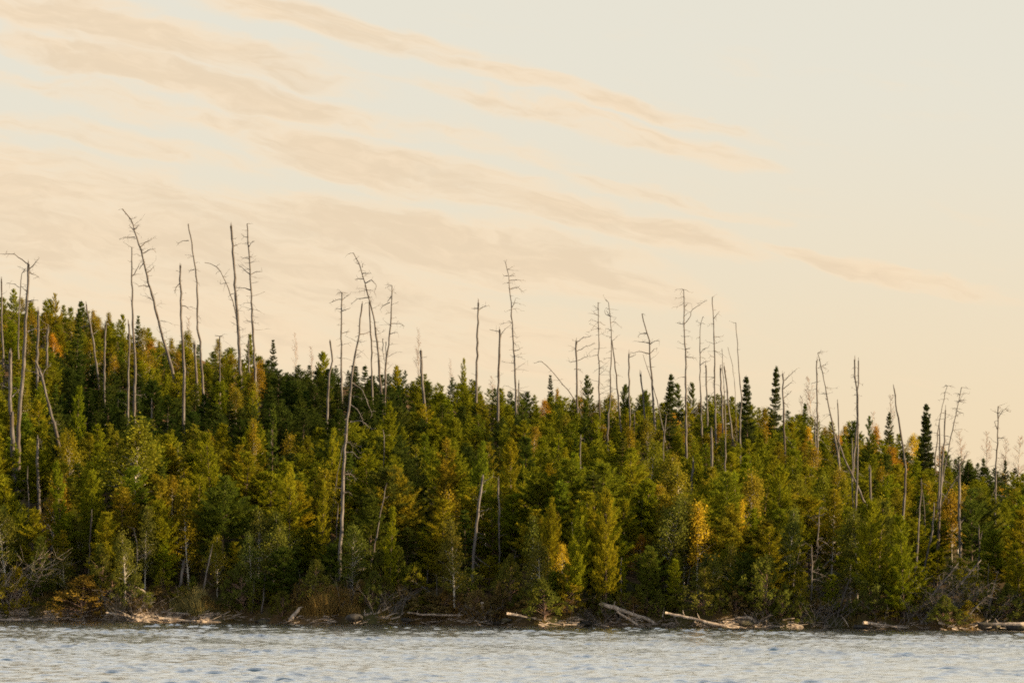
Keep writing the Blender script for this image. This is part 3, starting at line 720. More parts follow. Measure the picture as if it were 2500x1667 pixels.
# ------------------------------------------------------------------ living trees
COLS = {'pine': [(.138, .166, .009), (.158, .174, .009), (.175, .178, .010), (.116, .148, .011), (.190, .176, .010)],
        'fir': [(.058, .084, .012), (.070, .094, .012), (.064, .082, .013)],
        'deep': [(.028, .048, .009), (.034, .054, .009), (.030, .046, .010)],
        'spruce': [(.036, .052, .014), (.044, .056, .013)],
        'olive': [(.165, .158, .012), (.145, .148, .014), (.182, .158, .012)],
        'bronze': [(.205, .168, .015), (.18, .160, .016), (.23, .165, .017)],
        'gold': [(.46, .32, .020), (.42, .32, .025)], 'orange': [(.33, .20, .018), (.30, .18, .02)],
        'alder': [(.095, .110, .018), (.11, .115, .02), (.085, .10, .02)], 'rust': [(.215, .145, .025)], 'brown': [(.16, .115, .035), (.14, .11, .04)]}
TREES = []       # dict(kind, px, t, h, rscale, color name)
def add_tree(kind, px, t_, h, col, rs=1.0, key=False): 
    TREES.append(dict(kind=kind, px=px, t=t_, h=h, col=col, rs=rs, key=key))
def special(z, x, top, wpx, h, kind, col):
    """a tree seen at that place: crown width and top in the measuring frame, height in metres"""
    px, py = zp(z, (x, top)); w_ = wpx * ZF[z][2]
    if py - skyline(px) < 90 and kind != 'spruce': h *= .68
    t_ = 20.0
    for _ in range(6): t_ = solve_t(px, py + h * ppm(shore(px) + t_), .8, 84)
    Y = shore(px) + t_
    gz = gpy(px, t_); h2 = (gz - py) / ppm(Y)
    rs = (w_ / ppm(Y) / 2) / (NATR[kind] * h2 / NATH[kind])
    add_tree(kind, px, t_, h2, col, max(.55, min(1.8, rs)), True)
    PROTECT.append(([(px, py), (px, py + .62 * h2 * ppm(Y))], py + (.62 if col == 'gold' else .45) * h2 * ppm(Y), Y, w_ * (.9 if col == 'gold' else .5)))
for a in [(7, 1640, 410, 270, 6.5, 'birch', 'gold'), (7, 1915, 385, 120, 6.0, 'birch', 'gold'), (7, 545, 720, 190, 4.0, 'birch', 'gold'), (7, 525, 480, 95, 5.0, 'birch', 'gold'),
          (7, 1195, 650, 150, 3.2, 'birch', 'orange'), (6, 545, 490, 110, 4.5, 'birch', 'gold'), (2, 55, 1250, 140, 6.0, 'birch', 'bronze'), (2, 265, 1330, 180, 5.0, 'birch', 'bronze'),
          (5, 880, 60, 420, 9.0, 'birch', 'olive'), (5, 470, 110, 200, 7.0, 'birch', 'olive'), (3, 1230, 1330, 220, 6.0, 'birch', 'bronze'), (3, 1180, 1250, 200, 6.0, 'birch', 'olive'),
          (4, 160, 510, 130, 5.5, 'birch', 'bronze'), (4, 235, 520, 90, 5.0, 'birch', 'bronze'), (4, 455, 625, 80, 4.5, 'birch', 'gold'), (4, 885, 620, 110, 6.0, 'birch', 'orange'), (4, 585, 620, 110, 4.5, 'birch', 'bronze'),
          (4, 1105, 670, 110, 5.0, 'birch', 'gold'), (4, 680, 610, 90, 5.0, 'birch', 'bronze'), (1, 335, 900, 90, 5.0, 'birch', 'orange'), (1, 450, 820, 130, 5.5, 'birch', 'bronze'),
          (1, 930, 850, 170, 5.5, 'birch', 'bronze'), (1, 960, 940, 110, 4.5, 'birch', 'orange'), (1, 1240, 870, 120, 5, 'birch', 'bronze'), (1, 700, 760, 80, 5, 'birch', 'bronze'), (1, 300, 760, 110, 5.5, 'birch', 'bronze'),
          (1, 600, 800, 110, 5, 'birch', 'olive'), (1, 1420, 930, 80, 5, 'birch', 'bronze'), (3, 1190, 980, 110, 4.5, 'birch', 'orange'), (3, 1500, 1060, 110, 4.5, 'birch', 'orange'), (3, 690, 900, 100, 5, 'birch', 'olive'),
          (3, 430, 830, 60, 4.5, 'birch', 'bronze'), (3, 590, 770, 70, 6, 'bare', 'bronze'), (4, 1470, 930, 80, 4, 'birch', 'bronze'),
          (4, 65, 305, 75, 9, 'spruce', 'spruce'), (4, 220, 245, 75, 9, 'spruce', 'spruce'), (4, 955, 535, 95, 8.5, 'fir', 'spruce'), (4, 1193, 480, 80, 9, 'spruce', 'spruce'), (4, 1240, 545, 60, 8, 'spruce', 'spruce'),
          (4, 1475, 845, 75, 6, 'fir', 'spruce'), (4, 1567, 820, 85, 7, 'fir', 'spruce'), (4, 1715, 838, 75, 7, 'fir', 'spruce'), (4, 430, 475, 90, 7, 'fir', 'fir'), (4, 735, 590, 120, 6.5, 'pine', 'fir'), (4, 840, 560, 110, 7, 'pine', 'fir'),
          (3, 390, 740, 85, 7, 'fir', 'spruce'), (3, 655, 740, 130, 7.5, 'pine', 'fir'), (3, 1162, 735, 50, 8, 'spruce', 'spruce'), (3, 1235, 800, 130, 7, 'pine', 'fir'), (3, 1315, 795, 110, 7, 'pine', 'fir'), (3, 1140, 850, 150, 6.5, 'fir', 'fir'),
          (3, 870, 800, 90, 7, 'pine', 'fir'), (3, 1010, 840, 110, 6.5, 'pine', 'fir'), (2, 165, 725, 95, 7, 'fir', 'spruce'), (1, 470, 680, 70, 8, 'spruce', 'fir'), (1, 890, 780, 80, 7, 'fir', 'fir'), (1, 540, 700, 70, 7.5, 'fir', 'fir'),
          (2, 1425, 845, 90, 7.5, 'pine', 'pine'), (2, 1000, 890, 110, 7.5, 'pine', 'pine'), (2, 500, 800, 120, 7, 'pine', 'pine'), (2, 20, 680, 60, 7, 'pine', 'pine'), (1, 790, 770, 70, 7.5, 'pine', 'pine'), (1, 345, 640, 110, 7.5, 'pine', 'pine'), (1, 70, 605, 140, 8, 'pine', 'pine'),
          (4, 475, 300, 120, 9, 'bare', 'bronze'), (4, 970, 420, 90, 8, 'bare', 'bronze'), (4, 1440, 650, 120, 7, 'bare', 'bronze'), (4, 1600, 650, 110, 8, 'bare', 'bronze'), (4, 1710, 700, 120, 7, 'bare', 'bronze'), (4, 1790, 690, 130, 7, 'bare', 'bronze'), (4, 400, 430, 80, 7, 'bare', 'bronze'), (4, 860, 520, 80, 7.5, 'bare', 'bronze'),
          (2, 1130, 650, 70, 8.5, 'bare', 'bronze'), (2, 330, 670, 60, 8, 'bare', 'bronze'), (2, 1358, 850, 50, 6, 'bare', 'bronze'), (3, 10, 740, 80, 6, 'bare', 'bronze'), (1, 1230, 790, 90, 6.5, 'bare', 'bronze'), (2, 430, 760, 60, 6, 'bare', 'bronze'),
          (5, 420, 790, 190, 4.2, 'fir', 'olive'), (5, 405, 340, 190, 8, 'pine', 'pine'), (5, 600, 400, 200, 7.5, 'pine', 'pine'), (2, 170, 1150, 110, 8, 'fir', 'fir'), (2, 545, 1320, 130, 7, 'pine', 'pine'), (2, 940, 1130, 130, 8, 'pine', 'pine'),
          (7, 915, 300, 260, 9.5, 'pine', 'pine'), (7, 640, 400, 130, 8, 'pine', 'pine'), (7, 430, 400, 220, 7, 'pine', 'pine'), (2, 1310, 1380, 330, 8.5, 'pine', 'olive'), (2, 1490, 1420, 170, 8, 'pine', 'pine'), (3, 130, 1160, 170, 9, 'pine', 'pine'),
          (6, 300, 290, 260, 8, 'pine', 'pine'), (6, 540, 380, 120, 7, 'pine', 'pine'), (6, 1020, 560, 150, 6.5, 'pine', 'pine'), (8, 250, 90, 200, 8, 'pine', 'pine'), (8, 1130, 430, 250, 8, 'pine', 'pine'), (8, 900, 330, 260, 8, 'pine', 'pine'), (5, 1410, 150, 260, 8.5, 'pine', 'pine'), (1, 490, 1250, 190, 8, 'pine', 'pine')]:
    special(*a)
N_SPECIAL = len(TREES)

def region(px, py, t_, r):
    """which kind of tree grows where (read off the photograph by colour)"""
    d = py - skyline(px)
    x = r.uniform()
    if px < 640 and d < 105:
        return ('birch', 'bronze') if x < .2 else ('birch', 'olive') if x < .36 else ('pine', 'pine') if x < .93 else ('fir', 'fir')
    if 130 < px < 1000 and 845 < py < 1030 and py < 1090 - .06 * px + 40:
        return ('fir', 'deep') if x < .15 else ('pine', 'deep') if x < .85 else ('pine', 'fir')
    if px > 1300 and d < 75:
        return ('fir', 'fir') if x < .03 else ('pine', 'fir') if x < .2 else ('birch', 'bronze') if x < .30 else ('birch', 'orange') if x < .34 else ('pine', 'pine')
    if t_ < 7:
        return ('pine', 'pine') if x < .42 else ('pine', 'fir') if x < .6 else ('birch', 'alder') if x < .9 else ('birch', 'olive')
    if 560 < px < 1300 and py < 1130:
        return ('pine', 'pine') if x < .6 else ('pine', 'fir') if x < .82 else ('pine', 'olive') if x < .96 else ('fir', 'fir')
    return ('pine', 'pine') if x < .72 else ('pine', 'olive') if x < .84 else ('birch', 'olive') if x < .90 else ('fir', 'fir') if x < .97 else ('birch', 'bronze')

r = np.random.default_rng(21)
t_ = 1.8; row = 0
while t_ < 86:
    sp = float(np.interp(t_, [0, 15, 40], [2.3, 2.2, 1.75]))
    px = -140 + r.uniform(0, 60)
    while px < 2640:
        pxx = px + r.normal(0, 16); tt = max(1.5, t_ + r.normal(0, .8))
        Y = shore(pxx) + tt; k = ppm(Y)
        h = float(np.interp(tt, [4, 12, 26, 46], [6.6, 6.4, 4.7, 3.6])) * (1 + .11 * math.sin(pxx * .011 + tt * .4) + r.normal(0, .14))
        if tt < 5: h = r.uniform(3.2, 6.8)
        h = min(max(h, 2.0), 9)
        gy = gpy(pxx, tt); top = gy - h * k
        cap = skyline(pxx) + r.uniform(0, 26)
        if top < cap: h = (gy - cap) / k
        if h > 1.7:
            top = gy - h * k
            kind, colr = region(pxx, top, tt, r)
            add_tree(kind, pxx, tt, h, colr, r.uniform(.95, 1.4) * (1.12 if tt < 16 else 1) if kind != 'birch' else r.uniform(.9, 1.3))
        px += sp * k * r.uniform(.75, 1.3)
    t_ += float(np.interp(t_, [0, 15, 40], [2.4, 2.3, 2.0])); row += 1

# keep snags and marked trees in sight: lower or drop whatever would stand in front of them
keep = []
for i_, T_ in enumerate(TREES):
    Y = shore(T_['px']) + T_['t']; k = ppm(Y); gy = gpy(T_['px'], T_['t'])
    hw = NATR[T_['kind']] * T_['h'] / NATH[T_['kind']] * T_['rs'] * k
    top = gy - T_['h'] * k; lim = top
    for (P, yb, Yp, wp) in PROTECT:
        if Yp <= Y + .3: continue
        xs = [p[0] for p in P]; ys = [p[1] for p in P]
        o_ = np.argsort(ys); xx = float(np.interp(min(max(top + .3 * (gy - top), min(ys)), max(ys)), np.array(ys)[o_], np.array(xs)[o_]))
        if abs(xx - T_['px']) < hw * .62 + wp * .5 and top < yb - 14: lim = max(lim, yb - 14)
    if lim > top + 1:
        if T_['key']:
            keep.append(T_); continue
        h2 = (gy - lim) / k
        if h2 < max(1.6, .36 * T_['h']): continue
        T_['h'] = h2; T_['rs'] = min(1.6, T_['rs'] * (1.25 if h2 < 4.5 else 1.0))
    keep.append(T_)
TREES = keep

# front to back: leave out what would not show at all
BW, BH = 625, 417
buf = np.zeros((BH, BW), bool)
TREES.sort(key=lambda q: shore(q['px']) + q['t'])
seen = []
yy, xx = np.mgrid[0:BH, 0:BW]
for T_ in TREES:
    Y = shore(T_['px']) + T_['t']; k = ppm(Y); gy = gpy(T_['px'], T_['t'])
    hw = NATR[T_['kind']] * T_['h'] / NATH[T_['kind']] * T_['rs'] * k / 4
    cx, y0, y1 = T_['px'] / 4, (gy - T_['h'] * k) / 4, gy / 4
    xa, xb = int(max(0, cx - hw - 1)), int(min(BW, cx + hw + 2)); ya, yb = int(max(0, y0)), int(min(BH, y1 + 1))
    if xb <= xa or yb <= ya: continue
    s = np.clip((yy[ya:yb, xa:xb] + .5 - y0) / max(1, y1 - y0), 0, 1)
    body = np.abs(xx[ya:yb, xa:xb] + .5 - cx) < hw * .8 * np.minimum(1, s * 2.2 + .04)
    full = np.abs(xx[ya:yb, xa:xb] + .5 - cx) < hw * np.minimum(1, s * 2.2 + .08)
    vis = int((full & ~buf[ya:yb, xa:xb]).sum())
    T_['vis'] = vis; T_['top'] = y0 * 4; T_['Y'] = Y
    if vis < (16 if not T_['key'] else 3): continue
    if T_['kind'] != 'bare': buf[ya:yb, xa:xb] |= body & (s < .93)
    seen.append(T_)
TREES = seen

MAXP = 290
small = sorted([q for q in TREES if q['kind'] == 'pine'], key=lambda q: -q['vis'] - 1e6 * q['key'])[MAXP:]
ids = {id(q) for q in small}
TREES = [q for q in TREES if id(q) not in ids]
def crown_mass(name, items, seed, frac, grow, label, color=(.120, .145, .011)):
    """pines past the count that can be told apart: one mass"""
    r = np.random.default_rng(seed); VV, TN, CV = [], [], []
    for (px, tt, h, rs, cn) in items:
        me = PINE[r.integers(len(PINE))][1]; nv = len(me.vertices)
        co = np.empty(nv * 3, np.float32); me.vertices.foreach_get('co', co); co = co.reshape(-1, 3, 3)
        tn = np.empty(nv, np.float32); me.attributes['tone'].data.foreach_get('value', tn); tn = tn.reshape(-1, 3)
        sel = r.permutation(len(co))[:int(len(co) * frac)]; co = co[sel]; tn = tn[sel]
        c = co.mean(1, keepdims=True); co = c + (co - c) * grow
        a = r.uniform(0, 6.28); s = h / 8; M = np.array([[math.cos(a), math.sin(a), 0], [-math.sin(a), math.cos(a), 0], [0, 0, 1]]) * np.array([s * rs, s * rs, s])
        VV.append((co.reshape(-1, 3) @ M + place(px, tt)).astype(np.float32)); TN.append(tn.ravel() * r.uniform(.5, 1.1))
    V = np.concatenate(VV)
    o = link(name, mesh_np(name, V, np.arange(len(V)).reshape(-1, 3), MAT_NEEDLE, np.concatenate(TN)), None, color)
    return tag(o, label, 'wood', kind='stuff')
for dk, cl_, lb_ in ((False, (.135, .150, .010), 'mass of small green pine tops filling in between the nearer trees'), (True, (.042, .060, .011), 'mass of small dark pine tops filling in on the shaded upper slope')):
    crown_mass('pine_wood', [(q['px'], q['t'], q['h'], q['rs'], q['col']) for q in small if (q['col'] in ('deep', 'fir')) == dk], 5, .17, 2.0, lb_, cl_)

def build_tree(T_, i_):
    kind = T_['kind']; r = np.random.default_rng(5000 + i_)
    tr, cr = PROTO[kind][r.integers(len(PROTO[kind]))]
    root = bpy.data.objects.new(NAME[kind], None); COL.objects.link(root); root.empty_display_size = .3
    p = place(T_['px'], T_['t']); p[2] -= .08
    s = T_['h'] / NATH[kind]
    root.location = p; root.scale = (s * T_['rs'], s * T_['rs'], s)
    root.rotation_euler = (r.normal(0, .045), r.normal(0, .045), r.uniform(0, 6.28))
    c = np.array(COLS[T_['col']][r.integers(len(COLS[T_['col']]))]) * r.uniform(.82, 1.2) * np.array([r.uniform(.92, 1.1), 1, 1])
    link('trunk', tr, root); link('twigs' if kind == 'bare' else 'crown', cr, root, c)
    T_['obj'] = root
for i_, T_ in enumerate(TREES): build_tree(T_, i_)
from collections import Counter
print('TREES', len(TREES), 'mass', len(small), Counter(q['kind'] for q in TREES), Counter(q['col'] for q in TREES))

# ------------------------------------------------------------------ shore: shrubs, grass, driftwood, stones
SHRUBS = []
def shrub(px, py_mid, wpx, hpx, col, label=None, t_=None):
    t_ = solve_t(px, py_mid + hpx * .5, .35, 12) if t_ is None else t_
    k = ppm(shore(px) + t_)
    SHRUBS.append(dict(px=px, t=t_, w=wpx / k, h=hpx / k, col=col, label=label))
for a in [(200, 1468, 190, 105, 'rust', 'rusty orange rounded shrub over the driftwood at the left shore'), (690, 1470, 80, 70, 'alder', 'bright green low shrub beside the leaning bleached stub'),
          (910, 1440, 75, 95, 'alder', 'leafy green shrub under the smooth grey leaning stem'), (1050, 1475, 170, 60, 'brown', 'wide brown brush mound behind the long straight driftwood log'),
          (1212, 1485, 110, 60, 'brown', 'brown mound of brush just right of the pale stump'), (1330, 1460, 130, 100, 'alder', 'green bush left of the big bleached logs'),
          (1245, 1415, 100, 120, 'alder', 'tall green bush right of the pale stout broken trunk'), (1385, 1440, 120, 110, 'olive', 'olive bush behind the upper end of the big bleached log'),
          (1580, 1455, 110, 80, 'alder', 'low green bush above the middle of the big bleached log'), (1720, 1445, 140, 110, 'alder', 'broad green bush under the golden birch'),
          (1872, 1425, 140, 160, 'alder', 'large dark domed bush on the right shore in shade'), (1955, 1490, 80, 70, 'alder', 'small green bush at the waterline by the upright post'),
          (2125, 1440, 120, 130, 'alder', 'tall shaded bush left of the thick leaning fallen trunk'), (2190, 1492, 130, 45, 'olive', 'low olive mound at the foot of the thick fallen trunk'),
          (2320, 1498, 120, 50, 'alder', 'low bush between the fallen trunks on the right shore'), (2460, 1470, 110, 90, 'alder', 'shaded bush at the right edge above the boulders'),
          (592, 1430, 120, 130, 'alder', 'dark green bush in the gap left of the grassy mound'), (250, 1400, 120, 120, 'alder', 'green bush right of the little yellow-green fir'), (40, 1440, 130, 110, 'olive', 'olive shrub under the bare brush at the left edge'),
          (330, 1440, 110, 80, 'alder', 'low green bush behind the tangled silver roots'), (770, 1420, 100, 110, 'alder', 'dark bush at the foot of the very long leaning snag'), (1480, 1430, 110, 90, 'alder', 'bush behind the slim stem by the orange birch')]:
    shrub(*a)
r = np.random.default_rng(77)
px = -40
while px < 2560:
    tt = r.uniform(.9, 2.4); k = ppm(shore(px) + tt)
    SHRUBS.append(dict(px=px, t=tt, w=r.uniform(1.5, 3.0), h=r.uniform(.8, 2.1), col=['alder', 'alder', 'olive', 'brown', 'brown'][r.integers(5)], label=None))
    if r.uniform() < .8: SHRUBS.append(dict(px=px + r.normal(0, 20), t=r.uniform(3, 7), w=r.uniform(1.8, 3.4), h=r.uniform(1.4, 3.2), col=['alder', 'alder', 'olive'][r.integers(3)], label=None))
    px += r.uniform(34, 62)
for i_, s_ in enumerate(SHRUBS):
    rr_ = np.random.default_rng(9000 + i_)
    st, cr = BUSH[rr_.integers(len(BUSH))]
    root = bpy.data.objects.new('shore_shrub', None); COL.objects.link(root); root.empty_display_size = .2
    p = place(s_['px'], s_['t']); p[2] -= .1
    root.location = p; root.rotation_euler = (0, 0, rr_.uniform(0, 6.28))
    root.scale = (s_['w'] / 2.6, s_['w'] / 2.6, s_['h'] / 2.6)
    c = np.array(COLS[s_['col']][rr_.integers(len(COLS[s_['col']]))]) * rr_.uniform(.8, 1.2)
    link('stems', st, root); link('crown', cr, root, c)
    s_['obj'] = root; s_['kind'] = 'bush'; s_['Y'] = p[1]; s_['top'] = proj(p + [0, 0, s_['h']])[1]

# bare brush: leafless tangles of stems
def brush(px, py, wpx, hpx, n, label, mat):
    t_ = solve_t(px, py + hpx * .5, .5, 12); f_ = place(px, t_); k = ppm(f_[1]); r = np.random.default_rng(int(px))
    w_, h_ = wpx / k, hpx / k
    root = bpy.data.objects.new('bare_brush', None); COL.objects.link(root); root.location = f_
    tag(root, label, 'shrub')
    st, tw = Tubes(), Tubes()
    for _ in range(n):
        a = r.uniform(0, 6.28); o = np.array([r.normal(0, w_ * .22), r.normal(0, .35), -.1]); L = h_ * r.uniform(.55, 1.1)
        d = np.array([math.cos(a) * .5, math.sin(a) * .4, .85]); f = np.linspace(0, 1, 5)[:, None]
        C = o + d * L * f + np.array([math.cos(a) * .35 * L, 0, -.15 * L]) * f ** 2 + .05 * r.standard_normal((5, 3)) * f
        st.add(C, [.026, .021, .016, .012, .006], 3)
        for _ in range(7):
            p0 = C[r.integers(1, 5)]; dd = unit(d + r.standard_normal(3)) * L * r.uniform(.12, .35)
            tw.add(np.array([p0, p0 + dd * .5 + .03 * r.standard_normal(3), p0 + dd]), [.012, .009, .005], 3)
    tag(link('stems', st.mesh('brush_stems', mat), root), kind='stuff'); tag(link('twigs', tw.mesh('brush_twigs', mat), root), kind='stuff')
brush(25, 1400, 150, 150, 70, 'large tangle of bare tan brush at the left picture edge', MAT_DRIFT)
brush(835, 1440, 70, 110, 22, 'small pale bare brush at the foot of the very long snag', MAT_SNAG)
brush(320, 1470, 110, 90, 30, 'tangle of silver roots and stems above the left driftwood', MAT_SNAG)
brush(1480, 1500, 120, 55, 30, 'spiky grey root tangle under the big bleached logs', MAT_SNAG)
brush(950, 1450, 90, 90, 22, 'thin grey brush left of the pale stump', MAT_SNAG)
brush(2000, 1490, 130, 80, 30, 'grey dead brush on the shaded right shore', MAT_SNAG)
brush(1860, 1510, 130, 50, 24, 'low grey twig tangle behind the long sloping log', MAT_SNAG)
brush(2330, 1440, 160, 120, 30, 'grey dead branches between the leaning fallen trunks', MAT_SNAG)
brush(2425, 1455, 120, 120, 26, 'grey dead branch web beside the slim leaning stem near the right edge', MAT_SNAG)
brush(2235, 1475, 110, 90, 24, 'grey dead branch web left of the thick fallen trunk', MAT_SNAG)
brush(1180, 1490, 120, 60, 20, 'grey dead stems around the pale stump', MAT_SNAG)

# grass along the bank: mounds and a fringe
def grass(name, px0, px1, t0, t1, n, h, col, label, seed):
    r = np.random.default_rng(seed); V = np.zeros((n, 3, 3)); tone = np.repeat(r.uniform(0, 1, n), 3)
    px = r.uniform(px0, px1, n); tt = r.uniform(t0, t1, n)
    mid = (px0 + px1) / 2; half = (px1 - px0) / 2
    for i in range(n):
        b0 = place(px[i], tt[i]); dome = max(.25, 1 - ((px[i] - mid) / half) ** 2)
        if px1 - px0 > 800: dome = .5 + .5 * math.sin(px[i] * .021) * math.sin(px[i] * .0071 + 1)
        hh = h * r.uniform(.5, 1.2) * max(.2, dome); a = r.uniform(0, 6.28); s = np.array([math.cos(a), math.sin(a), 0]) * .022
        V[i, 0] = b0 - s - [0, 0, .05]; V[i, 1] = b0 + s - [0, 0, .05]; V[i, 2] = b0 + np.array([r.normal(0, .3), r.normal(0, .3), 1.0]) * hh
    o = link(name, mesh_np(name, V.reshape(-1, 3), np.arange(n * 3).reshape(-1, 3), MAT_GRASS, tone), None, col)
    tag(o, label, 'grass', kind='stuff')
grass('bank_grass', -60, 2560, .25, 2.6, 24000, .38, (.14, .105, .035), 'brown grass growing along the whole lake bank', 1)
grass('grass_mound', 725, 880, .6, 2.6, 6500, 1.5, (.19, .135, .045), 'tall tan grass mound right of the leaning bleached stub', 2)
grass('grass_mound', 415, 520, .6, 2.4, 4500, 1.3, (.20, .18, .07), 'pale green grass tuft right of the tangled silver roots', 3)
grass('grass_mound', 1110, 1260, .6, 2.2, 4500, 1.0, (.13, .09, .035), 'brown sedge mound behind the pale stump', 4)

# view | run of the log | width | label
LOGS = """
6|385,1285 350,1330 310,1380|28|short bleached stub leaning out of the bank at the waterline, left of grass mound
6|1145,1320 1300,1335 1450,1338 1610,1335|16|long straight pale log lying level left of the pale stump
6|430,1375 500,1368 560,1360|15|short pale log at the water below the tall grass mound
6|845,1340 895,1325|24|stubby pale log end at the foot of the grass mound
6|905,1335 970,1310 1020,1280|12|slim pale branch propped upward left of the long straight log
6|590,1386 640,1386|9|small pale stick floating at the waterline below the grass mound
6|1030,1365 1090,1350|12|small broken log left of the long straight pale log
6|1290,1380 1340,1360 1400,1345|8|thin stick under the long straight pale log
6|1560,1370 1690,1392|10|thin log pointing at the foot of the pale stump
7|120,1295 330,1335 500,1375|18|long pale log sloping to the water right of the pale stump
7|570,1318 650,1325 725,1332|18|short clean pale log lying level left of the big bleached logs
7|800,1170 900,1190 1050,1220 1290,1270|36|upper big bleached log sloping right with a cut-off end
7|860,1215 1050,1275 1240,1340 1325,1392|34|lower big bleached log running down to the water
7|1000,1280 1080,1335 1170,1392|20|third grey log branching from under the lower big bleached log
7|930,1225 1010,1290 960,1330|9|curved grey root below the big bleached logs
7|1385,1290 1600,1335 1750,1375 1900,1396|24|long sloping log right of the big bleached pair, ending in the water
7|1365,1318 1388,1362|20|short upright chunk between the big logs and the long sloping one
7|1465,1342 1500,1396|20|short dark chunk propping the long sloping log
7|1620,1365 1660,1395|16|small pale chunk under the long sloping log
7|1605,1262 1690,1270|10|orange-lit stick on the bank above the long sloping log
8|0,1128 60,1125 100,1128 130,1172|24|grey arched log bending down to the water on the right half
8|193,1145 200,1197|14|small upright pale post at the waterline on the right half
8|420,1135 540,1178|9|thin bare stick slanting to the water right of the upright post
8|580,1150 585,1192|13|tiny white post at the waterline right of the slanting stick
8|850,1160 930,1175 1005,1192|24|wide pale log end lit orange on the right shore
8|900,1163 1160,1196|13|long thin log beside the wide pale log end
8|1360,1160 1420,1178 1485,1202|16|pale log sloping into the water below the fallen trunks
8|1320,1172 1362,1170|14|short pale log end left of the one sloping into the water
8|1635,1140 1700,1144 1750,1152|20|upper grey log of the two near the right edge
8|1590,1172 1760,1168 1936,1170|22|lower long grey log running out at the right edge
8|1765,1160 1800,1170 1815,1204|9|curved root hanging over the lower long grey log
8|1850,1120 1900,1080 1925,1060|7|thin branch rising above the logs at the right edge
8|700,1110 740,1160 755,1190|8|thin dark root reaching the water under the shaded brush
5|60,1342 200,1338 345,1335|24|straight sunlit log at the left edge, upper of two
5|0,1386 180,1384 370,1392|14|thin sunlit log along the water at the left edge, lower of two
5|700,1335 830,1360 960,1382|15|weathered log right of the rusty shrub sloping to the water
5|740,1308 800,1335 865,1362|10|thin log crossing above the weathered log by the rusty shrub
5|800,1310 890,1288|12|short grey log below the tangled silver roots
5|1060,1330 1160,1340 1270,1352|14|level grey log left of the pale grass tuft
5|1050,1375 1170,1384 1290,1396|16|low dark log at the waterline under the pale grass tuft
5|890,1248 915,1290 942,1342|7|thin upright stick left one of two above the weathered logs
5|945,1278 980,1342|7|thin upright stick right one of two above the weathered logs
5|1000,1372 1050,1350|11|short orange-lit branch end among the left driftwood
5|1180,1303 1202,1362|7|single thin stick standing before the pale grass tuft
5|1290,1366 1385,1376|9|thin pale stick right of the pale grass tuft
5|880,1165 930,1185 970,1215 985,1260|20|arched grey root limb below the twisted silver tree
5|1525,1320 1560,1328 1585,1345|14|small white weathered log in the dark gap of the left shore
5|120,1330 135,1305|8|little stick standing on the upper sunlit log at the left edge
"""
for i_, ln in enumerate(LOGS.strip().split('\n')):
    z, tr, wd, label = ln.split('|'); z = int(z); r = np.random.default_rng(300 + i_)
    P = pts_of(tr, z); wpx = float(wd) * ZF[z][2]
    low = max(P, key=lambda p: p[1]); 
    Y = None
    t_ = solve_t(low[0], low[1], -.35, 3.0) if low[1] < 1515 + .0097 * low[0] + 1 else -.2
    Y = shore(low[0]) + t_; k = ppm(Y)
    C, q = resample(np.array([at(x, y, Y + r.normal(0, .12)) for x, y in P]), .35)
    C[1:-1] += r.standard_normal(C[1:-1].shape) * .015
    rad = .5 * wpx / k; flip = r.uniform() < .5
    rd = rad * np.interp(q, [0, 1], [1.08, .72] if flip else [.8, 1.1]) * (1 + .06 * r.standard_normal(len(q)))
    base = C.mean(0); tb = Tubes(); tb.add(C - base, rd, 9, .05, r)
    o = link('driftwood_log', tb.mesh('driftwood_log', MAT_DRIFT)); o.location = base
    tag(o, label, 'log', 'driftwood along the shore')
    if wpx > 4:
        bt = Tubes(); n_ = 4
        for _ in range(n_):
            i2 = r.integers(0, len(C)); a = r.uniform(-.4, 3.5); L = r.uniform(.15, .6)
            d = np.array([r.normal(0, .5), -.3 * r.uniform(), abs(math.sin(a)) + .1])
            bt.add(np.array([C[i2], C[i2] + d * L * .6, C[i2] + d * L + [0.05, 0, -.02]]) - base, [rad * .3, rad * .2, .008], 4)
        tag(link('branch_stubs', bt.mesh('branch_stubs', MAT_DRIFT), o), kind='stuff')

# pale stump with roots
px, py = zp(6, (1685, 1352)); t_ = solve_t(px, py, .05, 3); f_ = place(px, t_); k = ppm(f_[1]); r = np.random.default_rng(5)
hs = 108 * .3445 / k
st = bpy.data.objects.new('tree_stump', None); COL.objects.link(st); st.location = f_
tag(st, 'pale weathered upright stump at the waterline, right of the long straight log', 'stump')
tb = Tubes(); zz = np.linspace(-.1, hs, 9); tb.add(np.stack([-.08 * zz + .03 * np.sin(zz * 7), 0 * zz, zz], 1), np.interp(zz, [-.1, .2, hs * .7, hs], [.2, .14, .15, .11]), 9, .12, r)
link('stump_body', tb.mesh('stump_body', MAT_DRIFT), st)
for a in (0, 1.4, 2.6, 3.9, 5.1):
    tb = Tubes(); tb.add(np.array([[0, 0, .15], [.22 * math.cos(a), .2 * math.sin(a), .05], [.45 * math.cos(a), .4 * math.sin(a), -.12]]), [.07, .05, .02], 5, .05, r)
    link('root', tb.mesh('stump_root', MAT_DRIFT), st)

